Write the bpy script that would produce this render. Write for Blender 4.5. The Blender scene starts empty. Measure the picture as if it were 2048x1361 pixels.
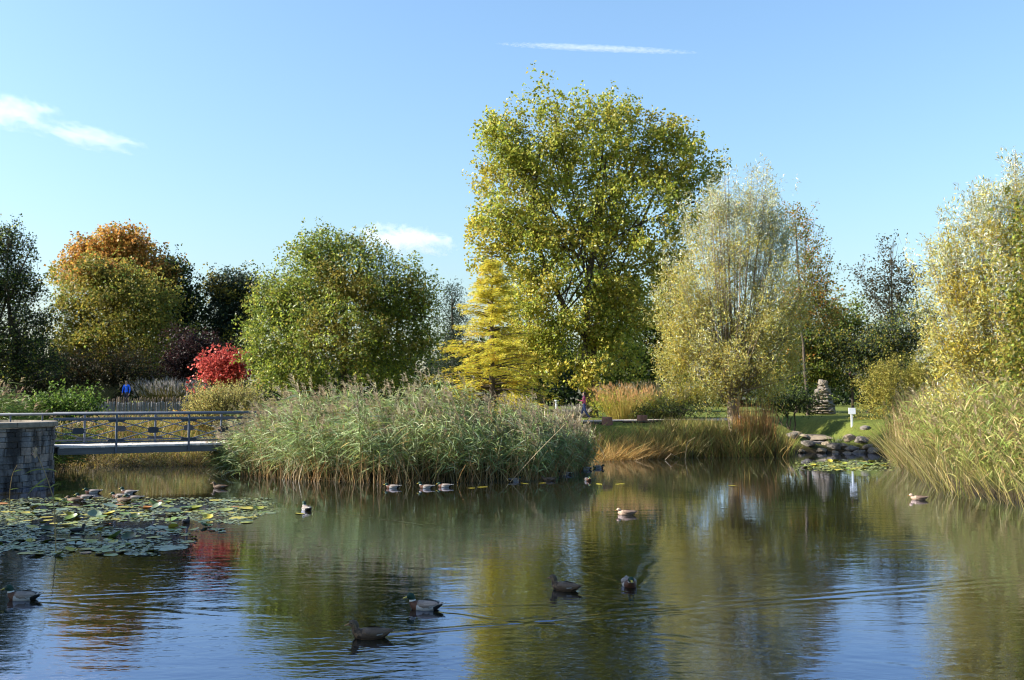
import bpy, bmesh, math, random
import numpy as np
from mathutils import Vector, Matrix
R = math.radians
rng = np.random.default_rng(7)
random.seed(7)
C = bpy.context.scene.collection
SC = bpy.context.scene

# ------------------------------------------------------------------ camera, sky, sun, exposure
FPX = 1991.0                      # focal length in pixels of the 2048 wide photograph
PITCH = math.atan(119.5 / FPX)
EYE = 3.0                         # metres above the pond
cam_d = bpy.data.cameras.new('camera'); cam = bpy.data.objects.new('camera', cam_d); C.objects.link(cam)
cam_d.sensor_width = 36.0; cam_d.lens = 36.0 * FPX / 2048.0; cam_d.clip_end = 20000; cam_d.clip_start = 0.1
cam.location = (0, 0, EYE); cam.rotation_euler = (R(90) + PITCH, 0, 0)
SC.camera = cam

SUN_EL, SUN_BACK = R(31), R(6)    # height, and how far the sun stands behind the picture plane (sun is on the left)
S = Vector((-math.cos(SUN_EL) * math.cos(SUN_BACK), -math.cos(SUN_EL) * math.sin(SUN_BACK), math.sin(SUN_EL)))
sun_d = bpy.data.lights.new('sun', 'SUN'); sun_d.energy = 5.0; sun_d.angle = R(0.53); sun_d.color = (1.0, 0.93, 0.82)
sun = bpy.data.objects.new('sun', sun_d); C.objects.link(sun)
sun.rotation_euler = (-S).to_track_quat('-Z', 'Y').to_euler(); sun.location = S * 200

w = bpy.data.worlds.new('World'); SC.world = w; w.use_nodes = True
nt = w.node_tree; nt.nodes.clear()
sky = nt.nodes.new('ShaderNodeTexSky'); sky.sky_type = 'NISHITA'; sky.sun_disc = False
sky.sun_elevation = SUN_EL
sky.sun_rotation = math.atan2(S.x, S.y)
sky.air_density = 1.5; sky.dust_density = 2.0; sky.ozone_density = 6.0; sky.altitude = 100
bg = nt.nodes.new('ShaderNodeBackground'); bg.inputs['Strength'].default_value = 0.099
wo = nt.nodes.new('ShaderNodeOutputWorld')
nt.links.new(sky.outputs[0], bg.inputs['Color']); nt.links.new(bg.outputs[0], wo.inputs['Surface'])
SC.view_settings.view_transform = 'Standard'; SC.view_settings.look = 'None'
SC.view_settings.gamma = 1.0; SC.view_settings.use_curve_mapping = False
SC.view_settings.exposure = 1.45
cy = SC.cycles
cy.max_bounces = 8; cy.diffuse_bounces = 3; cy.glossy_bounces = 3; cy.transmission_bounces = 4; cy.volume_bounces = 1
cy.caustics_reflective = False; cy.caustics_refractive = False; cy.sample_clamp_indirect = 4.0
cy.use_denoising = True; cy.filter_width = 1.15
cy.volume_step_rate = 2.0

# ------------------------------------------------------------------ pixel <-> place
def at(px, py, d):
    """point seen at pixel (px, py) of the photograph at d metres in front of the camera"""
    cx, cyy = (px - 1024.0) / FPX, (680.5 - py) / FPX
    fy = math.cos(PITCH) - cyy * math.sin(PITCH); fz = math.sin(PITCH) + cyy * math.cos(PITCH)
    k = d / fy
    return np.array((cx * k, d, EYE + fz * k))
def on_water(px, py):
    a = at(px, py, 1.0); k = EYE / (EYE - a[2])
    return np.array((a[0] * k, k, 0.0))
def xat(px, d): return (px - 1024.0) / FPX * d

# ------------------------------------------------------------------ noise helpers
_nk = rng.normal(size=(10, 3)); _np = rng.uniform(0, 6.28, 10)
def vnoise(p, scale=1.0, seed=0):
    """smooth noise in about -1..1 at points p (N,3); scale = size of a blotch in metres"""
    q = p / scale * 2.0
    s = np.zeros(len(p))
    for i in range(6):
        k = _nk[(i + seed) % 10]
        s += np.sin(q @ k + _np[(i * 3 + seed) % 10] + 1.3 * np.sin(q @ _nk[(i + seed + 4) % 10] * 0.7 + seed))
    return s / 3.2
def unit(v): return v / np.maximum(np.linalg.norm(v, axis=-1, keepdims=True), 1e-9)
def rdir(n): return unit(rng.normal(size=(n, 3)))

# ------------------------------------------------------------------ terrain
SHORE = np.array([(-18.5, -3), (-18.5, 26), (-22, 31.8), (-19.5, 32.6), (-17.2, 35.5), (-17.0, 37.2), (-19.5, 40.5), (-21.5, 45), (-19.5, 46.8), (-14, 46.2),
                  (-10.6, 43), (-8.8, 39.6), (-6.2, 38.3), (-2, 37.4), (0.6, 39.4), (2.0, 44), (3.0, 50.2), (5.6, 52.6), (14.4, 53.6),
                  (15.8, 56.5), (20.2, 57.2), (20.6, 54), (18.6, 46), (15.2, 34), (15.2, 28), (17, 20), (16, -3)], float)
def shore_sd(x, y):
    """distance to the shore line, positive on land"""
    p = np.stack([x, y], -1).reshape(-1, 2); d = np.full(len(p), 1e9); ins = np.zeros(len(p), bool)
    for a, b in zip(SHORE, np.roll(SHORE, -1, 0)):
        e = b - a; t = np.clip(((p - a) @ e) / (e @ e), 0, 1)
        d = np.minimum(d, np.linalg.norm(p - (a + t[:, None] * e), axis=1))
        c = (a[1] > p[:, 1]) != (b[1] > p[:, 1])
        xi = a[0] + (p[:, 1] - a[1]) / (b[1] - a[1] + 1e-12) * e[0]
        ins ^= c & (p[:, 0] < xi)
    return np.where(ins, -d, d).reshape(np.shape(x))
POOL = (18.5, 64.0)
def ground_z(x, y):
    x = np.asarray(x, float); y = np.asarray(y, float)
    sd = shore_sd(x, y)
    out = 0.10 + 1.68 * (1 - np.exp(-np.maximum(sd, 0) / 1.7)) + 0.009 * np.clip(sd - 6, 0, 60)
    ins = 0.10 - 0.9 * (1 - np.exp(np.minimum(sd, 0) / 0.8))
    z = np.where(sd > 0, out, ins)
    p = np.stack([x, y, 0 * x], -1).reshape(-1, 3)
    z = z + (np.where(sd > 1, 0.06, 0.02) * vnoise(p, 5.0).reshape(x.shape))
    # basin of the little stream above the rocks
    g = np.exp(-(((x - POOL[0]) / 1.8) ** 2 + ((y - POOL[1] + 2.0) / 6.0) ** 2) ** 2)
    z = z * (1 - g) + np.minimum(z, 0.22) * g
    z = z + 0.55 * np.clip((y - 62.5) / 4, 0, 1) * np.clip((-7 - x) / 5, 0, 1)
    return z
def gz(x, y): return float(ground_z(np.array([x]), np.array([y]))[0])

# ------------------------------------------------------------------ materials
MATS = {}
def _mat(name):
    m = bpy.data.materials.new(name); m.use_nodes = True
    t = m.node_tree; t.nodes.clear(); o = t.nodes.new('ShaderNodeOutputMaterial')
    return m, t, o
def N(t, kind, **kw):
    n = t.nodes.new(kind)
    for k, v in kw.items():
        if k in n.inputs: n.inputs[k].default_value = v
        else: setattr(n, k, v)
    return n
def plain(name, col, rough=0.7, var=0.25, scale=6.0, bump=0.0, metal=0.0, spec=0.3, stretch=(1, 1, 1), detail=4.0):
    """principled surface with procedural tone variation and relief"""
    if name in MATS: return MATS[name]
    m, t, o = _mat(name)
    tc = N(t, 'ShaderNodeTexCoord'); mp = N(t, 'ShaderNodeMapping'); mp.inputs['Scale'].default_value = stretch
    t.links.new(tc.outputs['Object'], mp.inputs[0])
    nz = N(t, 'ShaderNodeTexNoise', Scale=scale, Detail=detail, Roughness=0.6); t.links.new(mp.outputs[0], nz.inputs['Vector'])
    cr = N(t, 'ShaderNodeValToRGB')
    c = np.array(col)
    cr.color_ramp.elements[0].position = 0.3; cr.color_ramp.elements[1].position = 0.7
    cr.color_ramp.elements[0].color = (*(c * (1 - var)), 1); cr.color_ramp.elements[1].color = (*np.minimum(c * (1 + var), 0.95), 1)
    t.links.new(nz.outputs['Fac'], cr.inputs[0])
    b = N(t, 'ShaderNodeBsdfPrincipled', Roughness=rough, Metallic=metal); b.inputs['Specular IOR Level'].default_value = spec
    t.links.new(cr.outputs[0], b.inputs['Base Color'])
    if bump:
        bp = N(t, 'ShaderNodeBump', Strength=1.0, Distance=bump); t.links.new(nz.outputs['Fac'], bp.inputs['Height']); t.links.new(bp.outputs[0], b.inputs['Normal'])
    t.links.new(b.outputs[0], o.inputs[0]); MATS[name] = m
    return m
def leafmat(name, trans=0.35, rough=0.45, spec=0.25, sat=1.0):
    """foliage: the colour of each leaf is stored on its face; thin, lets light through"""
    if name in MATS: return MATS[name]
    m, t, o = _mat(name)
    a = N(t, 'ShaderNodeAttribute', attribute_name='tint')
    b = N(t, 'ShaderNodeBsdfPrincipled', Roughness=rough); b.inputs['Specular IOR Level'].default_value = spec
    t.links.new(a.outputs['Color'], b.inputs['Base Color'])
    tr = N(t, 'ShaderNodeBsdfTranslucent'); g = N(t, 'ShaderNodeGamma'); g.inputs['Gamma'].default_value = 0.9
    t.links.new(a.outputs['Color'], g.inputs[0]); t.links.new(g.outputs[0], tr.inputs['Color'])
    mx = N(t, 'ShaderNodeMixShader'); mx.inputs[0].default_value = trans
    t.links.new(b.outputs[0], mx.inputs[1]); t.links.new(tr.outputs[0], mx.inputs[2]); t.links.new(mx.outputs[0], o.inputs[0])
    MATS[name] = m
    return m
def tintmat(name, rough=0.6, spec=0.3, nscale=40.0, var=0.2):
    """opaque surface whose colour is stored on its faces"""
    if name in MATS: return MATS[name]
    m, t, o = _mat(name)
    a = N(t, 'ShaderNodeAttribute', attribute_name='tint')
    tc = N(t, 'ShaderNodeTexCoord'); nz = N(t, 'ShaderNodeTexNoise', Scale=nscale, Detail=3.0); t.links.new(tc.outputs['Object'], nz.inputs['Vector'])
    mr = N(t, 'ShaderNodeMapRange'); mr.inputs['To Min'].default_value = 1 - var; mr.inputs['To Max'].default_value = 1 + var
    t.links.new(nz.outputs['Fac'], mr.inputs['Value'])
    mu = N(t, 'ShaderNodeVectorMath', operation='SCALE'); t.links.new(a.outputs['Color'], mu.inputs[0]); t.links.new(mr.outputs[0], mu.inputs['Scale'])
    b = N(t, 'ShaderNodeBsdfPrincipled', Roughness=rough); b.inputs['Specular IOR Level'].default_value = spec
    t.links.new(mu.outputs[0], b.inputs['Base Color']); t.links.new(b.outputs[0], o.inputs[0]); MATS[name] = m
    return m
LEAF = leafmat('leaf', 0.48); LEAFGLOSS = leafmat('leaf_glossy', 0.52, 0.4, 0.45); SILVER = leafmat('leaf_silver', 0.35, 0.5, 0.3); STRAW = leafmat('reed_blade', 0.35, 0.5, 0.3)
BARK = plain('bark', (0.085, 0.065, 0.048), 0.9, 0.45, 9.0, 0.03, stretch=(3, 3, 0.6))
BARKPALE = plain('bark_pale', (0.23, 0.18, 0.13), 0.9, 0.4, 9.0, 0.03, stretch=(3, 3, 0.6))

# ------------------------------------------------------------------ geometry helpers
class Geo:
    def __init__(s): s.v = []; s.f = []; s.c = []; s.m = []; s.n = 0
    def add(s, V, F, col=(0.1, 0.1, 0.1), mat=0):
        V = np.asarray(V, float).reshape(-1, 3); F = np.asarray(F, np.int64).reshape(-1, 4)
        s.v.append(V); s.f.append(F + s.n); s.n += len(V)
        col = np.asarray(col, float)
        if col.ndim == 1: col = np.broadcast_to(col, (len(F), 3))
        s.c.append(col); s.m.append(np.full(len(F), mat, np.int32))
    def mesh(s, name, mats, origin=(0, 0, 0), smooth=False):
        V = np.concatenate(s.v) - np.asarray(origin); F = np.concatenate(s.f); c = np.concatenate(s.c); mi = np.concatenate(s.m)
        me = bpy.data.meshes.new(name)
        me.vertices.add(len(V)); me.vertices.foreach_set('co', V.astype(np.float32).ravel())
        me.loops.add(F.size); me.loops.foreach_set('vertex_index', F.astype(np.int32).ravel())
        me.polygons.add(len(F)); me.polygons.foreach_set('loop_start', np.arange(0, F.size, 4, dtype=np.int32))
        me.polygons.foreach_set('material_index', mi)
        me.polygons.foreach_set('use_smooth', np.full(len(F), smooth, dtype=bool))
        at_ = me.attributes.new('tint', 'FLOAT_COLOR', 'FACE')
        at_.data.foreach_set('color', np.concatenate([np.clip(c, 0, 1), np.ones((len(c), 1))], 1).astype(np.float32).ravel())
        for m in (mats if isinstance(mats, (list, tuple)) else [mats]): me.materials.append(m)
        me.update(calc_edges=True)
        return me
    def obj(s, name, mats, parent=None, origin=None, smooth=False):
        if origin is None: origin = np.array(parent.location) if parent is not None else np.zeros(3)
        o = bpy.data.objects.new(name, s.mesh(name, mats, origin, smooth)); C.objects.link(o)
        if parent is not None: o.parent = parent
        else: o.location = origin
        return o
def ribbons(p, d, L, W, bend, prof, side=None):
    """strips: start p, direction d, length L, width W, bend = vector added as t^2; prof = width at each station. -> V, F, per-strip face count"""
    n = len(p); k = len(prof); t = np.linspace(0, 1, k)
    L = np.broadcast_to(np.asarray(L, float), n); W = np.broadcast_to(np.asarray(W, float), n)
    c = p[:, None] + L[:, None, None] * (d[:, None] * t[None, :, None] + bend[:, None] * (t ** 2)[None, :, None])
    tan = unit(d[:, None] + 2 * bend[:, None] * t[None, :, None])
    if side is None: side = rdir(n)
    s = unit(np.cross(tan, side[:, None]))
    wv = s * (W[:, None, None] * 0.5 * np.asarray(prof)[None, :, None])
    V = np.stack([c - wv, c + wv], 2).reshape(-1, 3)
    b = (np.arange(n) * 2 * k)[:, None, None] + (np.arange(k - 1) * 2)[None, :, None]
    F = (b + np.array([0, 1, 3, 2])[None, None]).reshape(-1, 4)
    return V, F, k - 1
def leaves(p, ax, nrm, L, W, fold=0.12):
    n = len(p); L = np.broadcast_to(np.asarray(L, float), n)[:, None]; W = np.broadcast_to(np.asarray(W, float), n)[:, None]
    s = unit(np.cross(nrm, ax)); nn = np.cross(ax, s)
    m = p + ax * L * 0.45 + nn * W * fold
    V = np.stack([p, m + s * W * .5, p + ax * L, m - s * W * .5], 1).reshape(-1, 3)
    return V, np.arange(4 * n).reshape(n, 4)
def tubes(P, r, sides=6):
    """P (n,k,3) polylines, r (n,k) radii"""
    P = np.asarray(P, float); n, k = P.shape[:2]; r = np.broadcast_to(np.asarray(r, float), (n, k))
    tan = unit(np.gradient(P, axis=1)); ref = np.where(np.abs(tan[..., 2:3]) > 0.9, np.array([1., 0, 0]), np.array([0., 0, 1]))
    a = unit(np.cross(tan, ref)); b = np.cross(tan, a)
    th = np.arange(sides) / sides * 2 * np.pi
    V = P[:, :, None] + r[:, :, None, None] * (a[:, :, None] * np.cos(th)[:, None] + b[:, :, None] * np.sin(th)[:, None])
    i = np.arange(sides); j = (i + 1) % sides
    q = np.stack([i, j, j + sides, i + sides], -1)
    F = (np.arange(n) * k * sides)[:, None, None, None] + (np.arange(k - 1) * sides)[None, :, None, None] + q[None, None]
    return V.reshape(-1, 3), F.reshape(-1, 4)
def palette(n, cols, wts=None, jit=0.18):
    cols = np.asarray(cols, float); wts = np.ones(len(cols)) if wts is None else np.asarray(wts, float)
    i = rng.choice(len(cols), n, p=wts / wts.sum())
    return cols[i] * (1 + rng.normal(0, jit, (n, 1))).clip(0.45, 1.8) * (1 + rng.normal(0, 0.05, (n, 3)))
def tag(o, label=None, cat=None, group=None, kind=None):
    for k, v in (('label', label), ('category', cat), ('group', group), ('kind', kind)):
        if v: o[k] = v
    return o
def empty(name, loc, label=None, cat=None, group=None, rz=0.0):
    o = bpy.data.objects.new(name, None); C.objects.link(o); o.location = loc; o.rotation_euler = (0, 0, rz); o.empty_display_size = 0.2
    return tag(o, label, cat, group)
def bm_obj(name, bm, mats, parent=None, smooth=False, loc=None):
    me = bpy.data.meshes.new(name); bm.to_mesh(me); bm.free()
    for m in (mats if isinstance(mats, (list, tuple)) else [mats]): me.materials.append(m)
    if smooth: me.polygons.foreach_set('use_smooth', [True] * len(me.polygons))
    o = bpy.data.objects.new(name, me); C.objects.link(o)
    if parent is not None: o.parent = parent
    if loc is not None: o.location = loc
    return o
def box_bm(bm, size, mat=None):
    M_ = Matrix.Diagonal((*size, 1)); M_ = (mat or Matrix()) @ M_
    return bmesh.ops.create_cube(bm, size=1.0, matrix=M_)
def cyl_bm(bm, a, b, r0, r1=None, seg=10, cap=True):
    a, b = Vector(a), Vector(b); v = b - a
    M_ = Matrix.Translation((a + b) / 2) @ v.to_track_quat('Z', 'Y').to_matrix().to_4x4()
    return bmesh.ops.create_cone(bm, cap_ends=cap, segments=seg, radius1=r0, radius2=r0 if r1 is None else r1, depth=v.length, matrix=M_)
def mesh_copy(src, name=None, parent=None, loc=None, rot=None, scale=None):
    o = src.copy(); C.objects.link(o)
    if name: o.name = name
    o.parent = parent
    if loc is not None: o.location = loc
    if rot is not None: o.rotation_euler = rot
    if scale is not None: o.scale = scale
    return o
def copy_tree(src, loc, rz, label=None, group=None, scale=None):
    r = src.copy(); C.objects.link(r); r.location = loc; r.rotation_euler = (0, 0, rz)
    if scale: r.scale = (scale,) * 3
    if label: r['label'] = label
    if group: r['group'] = group
    for ch in list(src.children):
        c = ch.copy(); C.objects.link(c); c.parent = r
        for g in list(ch.children):
            d = g.copy(); C.objects.link(d); d.parent = c
    return r

# ------------------------------------------------------------------ ground
def ground_sheet():
    xs = np.concatenate([-70 - np.geomspace(1, 2500, 14)[::-1], np.arange(-70, 70.1, 0.75), 70 + np.geomspace(1, 2500, 14)])
    ys = np.concatenate([-10 - np.geomspace(1, 1500, 12)[::-1], np.arange(-10, 72, 0.65), np.arange(72, 125, 2.2), 125 + np.geomspace(1, 3000, 14)])
    X, Y = np.meshgrid(xs, ys); Z = ground_z(X, Y)
    V = np.stack([X, Y, Z], -1).reshape(-1, 3); nx = len(xs)
    i = (np.arange(len(ys) - 1)[:, None] * nx + np.arange(nx - 1)[None]).ravel()
    g = Geo(); g.add(V, np.stack([i, i + 1, i + nx + 1, i + nx], 1))
    m, t, o = _mat('ground_grass')
    tc = N(t, 'ShaderNodeTexCoord')
    n1 = N(t, 'ShaderNodeTexNoise', Scale=0.22, Detail=5.0, Roughness=0.6); t.links.new(tc.outputs['Object'], n1.inputs['Vector'])
    n2 = N(t, 'ShaderNodeTexNoise', Scale=5.0, Detail=6.0, Roughness=0.75); t.links.new(tc.outputs['Object'], n2.inputs['Vector'])
    c1 = N(t, 'ShaderNodeValToRGB'); e = c1.color_ramp.elements
    e[0].position = 0.35; e[0].color = (0.075, 0.115, 0.018, 1); e[1].position = 0.68; e[1].color = (0.15, 0.155, 0.03, 1)
    t.links.new(n1.outputs['Fac'], c1.inputs[0])
    mr = N(t, 'ShaderNodeMapRange'); mr.inputs['From Min'].default_value = 0.25; mr.inputs['From Max'].default_value = 0.75; mr.inputs['To Min'].default_value = 0.45; mr.inputs['To Max'].default_value = 1.5
    t.links.new(n2.outputs['Fac'], mr.inputs['Value'])
    mu = N(t, 'ShaderNodeVectorMath', operation='SCALE'); t.links.new(c1.outputs[0], mu.inputs[0]); t.links.new(mr.outputs[0], mu.inputs['Scale'])
    # wet dark mud near and below the waterline
    sx = N(t, 'ShaderNodeSeparateXYZ'); t.links.new(tc.outputs['Object'], sx.inputs[0])
    m2 = N(t, 'ShaderNodeMapRange'); m2.inputs['From Min'].default_value = 0.15; m2.inputs['From Max'].default_value = 0.7; t.links.new(sx.outputs['Z'], m2.inputs['Value'])
    mx = N(t, 'ShaderNodeMix', data_type='RGBA'); mx.inputs['A'].default_value = (0.035, 0.027, 0.014, 1)
    t.links.new(m2.outputs[0], mx.inputs['Factor']); t.links.new(mu.outputs[0], mx.inputs['B'])
    b = N(t, 'ShaderNodeBsdfPrincipled', Roughness=0.9); b.inputs['Specular IOR Level'].default_value = 0.15
    t.links.new(mx.outputs['Result'], b.inputs['Base Color'])
    bp = N(t, 'ShaderNodeBump', Strength=1.0, Distance=0.12); t.links.new(n2.outputs['Fac'], bp.inputs['Height']); t.links.new(bp.outputs[0], b.inputs['Normal'])
    t.links.new(b.outputs[0], o.inputs[0])
    return tag(g.obj('ground', m, smooth=True), kind='structure')
ground_sheet()

# ------------------------------------------------------------------ pond water: dark, reflecting, rippled; wakes are ripples too
class Ex:
    """tiny expression builder over Math nodes"""
    t = None
    def __init__(s, sock): s.s = sock
    @staticmethod
    def op(name, *a):
        n = Ex.t.nodes.new('ShaderNodeMath'); n.operation = name
        for i, v in enumerate(a):
            if isinstance(v, Ex): Ex.t.links.new(v.s, n.inputs[i])
            else: n.inputs[i].default_value = float(v)
        return Ex(n.outputs[0])
    def __add__(s, o): return Ex.op('ADD', s, o)
    __radd__ = __add__
    def __sub__(s, o): return Ex.op('SUBTRACT', s, o)
    def __rsub__(s, o): return Ex.op('SUBTRACT', o, s)
    def __mul__(s, o): return Ex.op('MULTIPLY', s, o)
    __rmul__ = __mul__
    def __truediv__(s, o): return Ex.op('DIVIDE', s, o)
def xf(name, *a): return Ex.op(name, *a)

WAKES = []   # (x, y, heading, length, amplitude) filled by the ducks that swim
def water_sheet():
    m, t, o = _mat('pond_water'); Ex.t = t
    tc = N(t, 'ShaderNodeTexCoord'); sx = N(t, 'ShaderNodeSeparateXYZ'); t.links.new(tc.outputs['Object'], sx.inputs[0])
    x, y = Ex(sx.outputs['X']), Ex(sx.outputs['Y'])
    def noise(scale, stretch, detail=2.0, rough=0.5, dist=0.0, rot=0.0):
        mp = N(t, 'ShaderNodeMapping'); mp.inputs['Scale'].default_value = (stretch, 1.0, 1.0); mp.inputs['Rotation'].default_value = (0, 0, rot)
        t.links.new(tc.outputs['Object'], mp.inputs[0])
        n = N(t, 'ShaderNodeTexNoise', Scale=scale, Detail=detail, Roughness=rough, Distortion=dist); t.links.new(mp.outputs[0], n.inputs['Vector'])
        return Ex(n.outputs['Fac'])
    patch = noise(0.16, 0.7, 2.0, 0.5)                                   # calm and ruffled areas
    amp = xf('MULTIPLY_ADD', xf('SMOOTH_MIN', xf('SMOOTH_MAX', (patch - 0.36) * 4.0, 0.0, 0.1), 1.0, 0.1), 0.85, 0.25)
    shelter = xf('MAXIMUM', xf('MINIMUM', 1.22 - y * 0.031, 1.0), 0.22)      # the far end lies in the lee of reeds and trees
    amp = amp * shelter
    h = (noise(1.6, 0.42, 1.0, 0.5, 0.4, 0.06) - 0.5) * shelter * 0.0085
    h = h + (noise(3.6, 0.46, 2.0, 0.5, 0.8, -0.08) - 0.5) * amp * 0.0085
    h = h + (noise(9.0, 0.45, 2.0, 0.6, 0.2, 0.12) - 0.5) * amp * 0.0048
    h = h + (noise(24.0, 0.6, 2.0, 0.6) - 0.5) * amp * 0.0005
    wob = noise(0.9, 1.0, 2.0) - 0.5; x = x + wob * 0.5; y = y + wob * 0.22
    for (wx, wy, hd, ln, am, one) in WAKES:
        c, s_ = math.cos(hd), math.sin(hd)
        u = (x - wx) * (-c) + (y - wy) * (-s_)                            # distance behind the bird
        v = (x - wx) * s_ + (y - wy) * (-c)
        if not one: v = xf('ABSOLUTE', v)
        fade = xf('MULTIPLY', xf('EXPONENT', u * (-1.0 / ln)), xf('GREATER_THAN', u, -0.05))
        arm = (v - u * 0.30 - 0.10)
        env = xf('EXPONENT', xf('MULTIPLY', (arm / (xf('ABSOLUTE', u) * 0.05 + 0.09)) * (arm / (xf('ABSOLUTE', u) * 0.05 + 0.09)), -1.0))
        wave = xf('SINE', arm * 19.0)
        h = h + wave * env * fade * (noise(1.1, 1.0, 2.0) * 2.6 - 0.3) * am
    bp = N(t, 'ShaderNodeBump', Strength=1.0, Distance=1.0); t.links.new(h.s, bp.inputs['Height'])
    nb = N(t, 'ShaderNodeTexNoise', Scale=0.25, Detail=3.0); t.links.new(tc.outputs['Object'], nb.inputs['Vector'])
    cr = N(t, 'ShaderNodeValToRGB'); cr.color_ramp.elements[0].color = (0.007, 0.007, 0.002, 1); cr.color_ramp.elements[1].color = (0.014, 0.012, 0.004, 1)
    t.links.new(nb.outputs['Fac'], cr.inputs[0]); df = N(t, 'ShaderNodeBsdfDiffuse'); t.links.new(cr.outputs[0], df.inputs['Color'])
    gl = N(t, 'ShaderNodeBsdfGlossy', Roughness=0.003); gl.inputs['Color'].default_value = (0.95, 1.04, 1.36, 1); t.links.new(bp.outputs[0], gl.inputs['Normal'])
    fr = N(t, 'ShaderNodeFresnel', IOR=2.0); t.links.new(bp.outputs[0], fr.inputs['Normal'])
    mx = N(t, 'ShaderNodeMixShader'); t.links.new(fr.outputs[0], mx.inputs[0]); t.links.new(df.outputs[0], mx.inputs[1]); t.links.new(gl.outputs[0], mx.inputs[2]); t.links.new(mx.outputs[0], o.inputs[0])
    g = Geo()
    xs = np.linspace(-34, 26, 9); ys = np.linspace(-6, 60, 10); X, Y = np.meshgrid(xs, ys); nx = len(xs)
    i = (np.arange(len(ys) - 1)[:, None] * nx + np.arange(nx - 1)[None]).ravel()
    g.add(np.stack([X, Y, 0 * X], -1).reshape(-1, 3), np.stack([i, i + 1, i + nx + 1, i + nx], 1))
    ob = tag(g.obj('pond_water', m), kind='structure')
    # the little stream above the stones
    g = Geo(); th = np.linspace(0, 2 * np.pi, 25)[:-1]
    V = [np.array((POOL[0], POOL[1], 0.56))] + [np.array((POOL[0] + 1.7 * math.cos(a) * (1 + .12 * math.sin(3 * a)), POOL[1] - 2.4 + 2.7 * math.sin(a), 0.50)) for a in th]
    F = [(0, 1 + i, 1 + (i + 1) % 24, 1 + (i + 1) % 24) for i in range(0)]
    bm = bmesh.new(); vs = [bm.verts.new(v) for v in V[1:]]; bm.faces.new(vs)
    so = bm_obj('stream_water', bm, m); tag(so, kind='structure')

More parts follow.
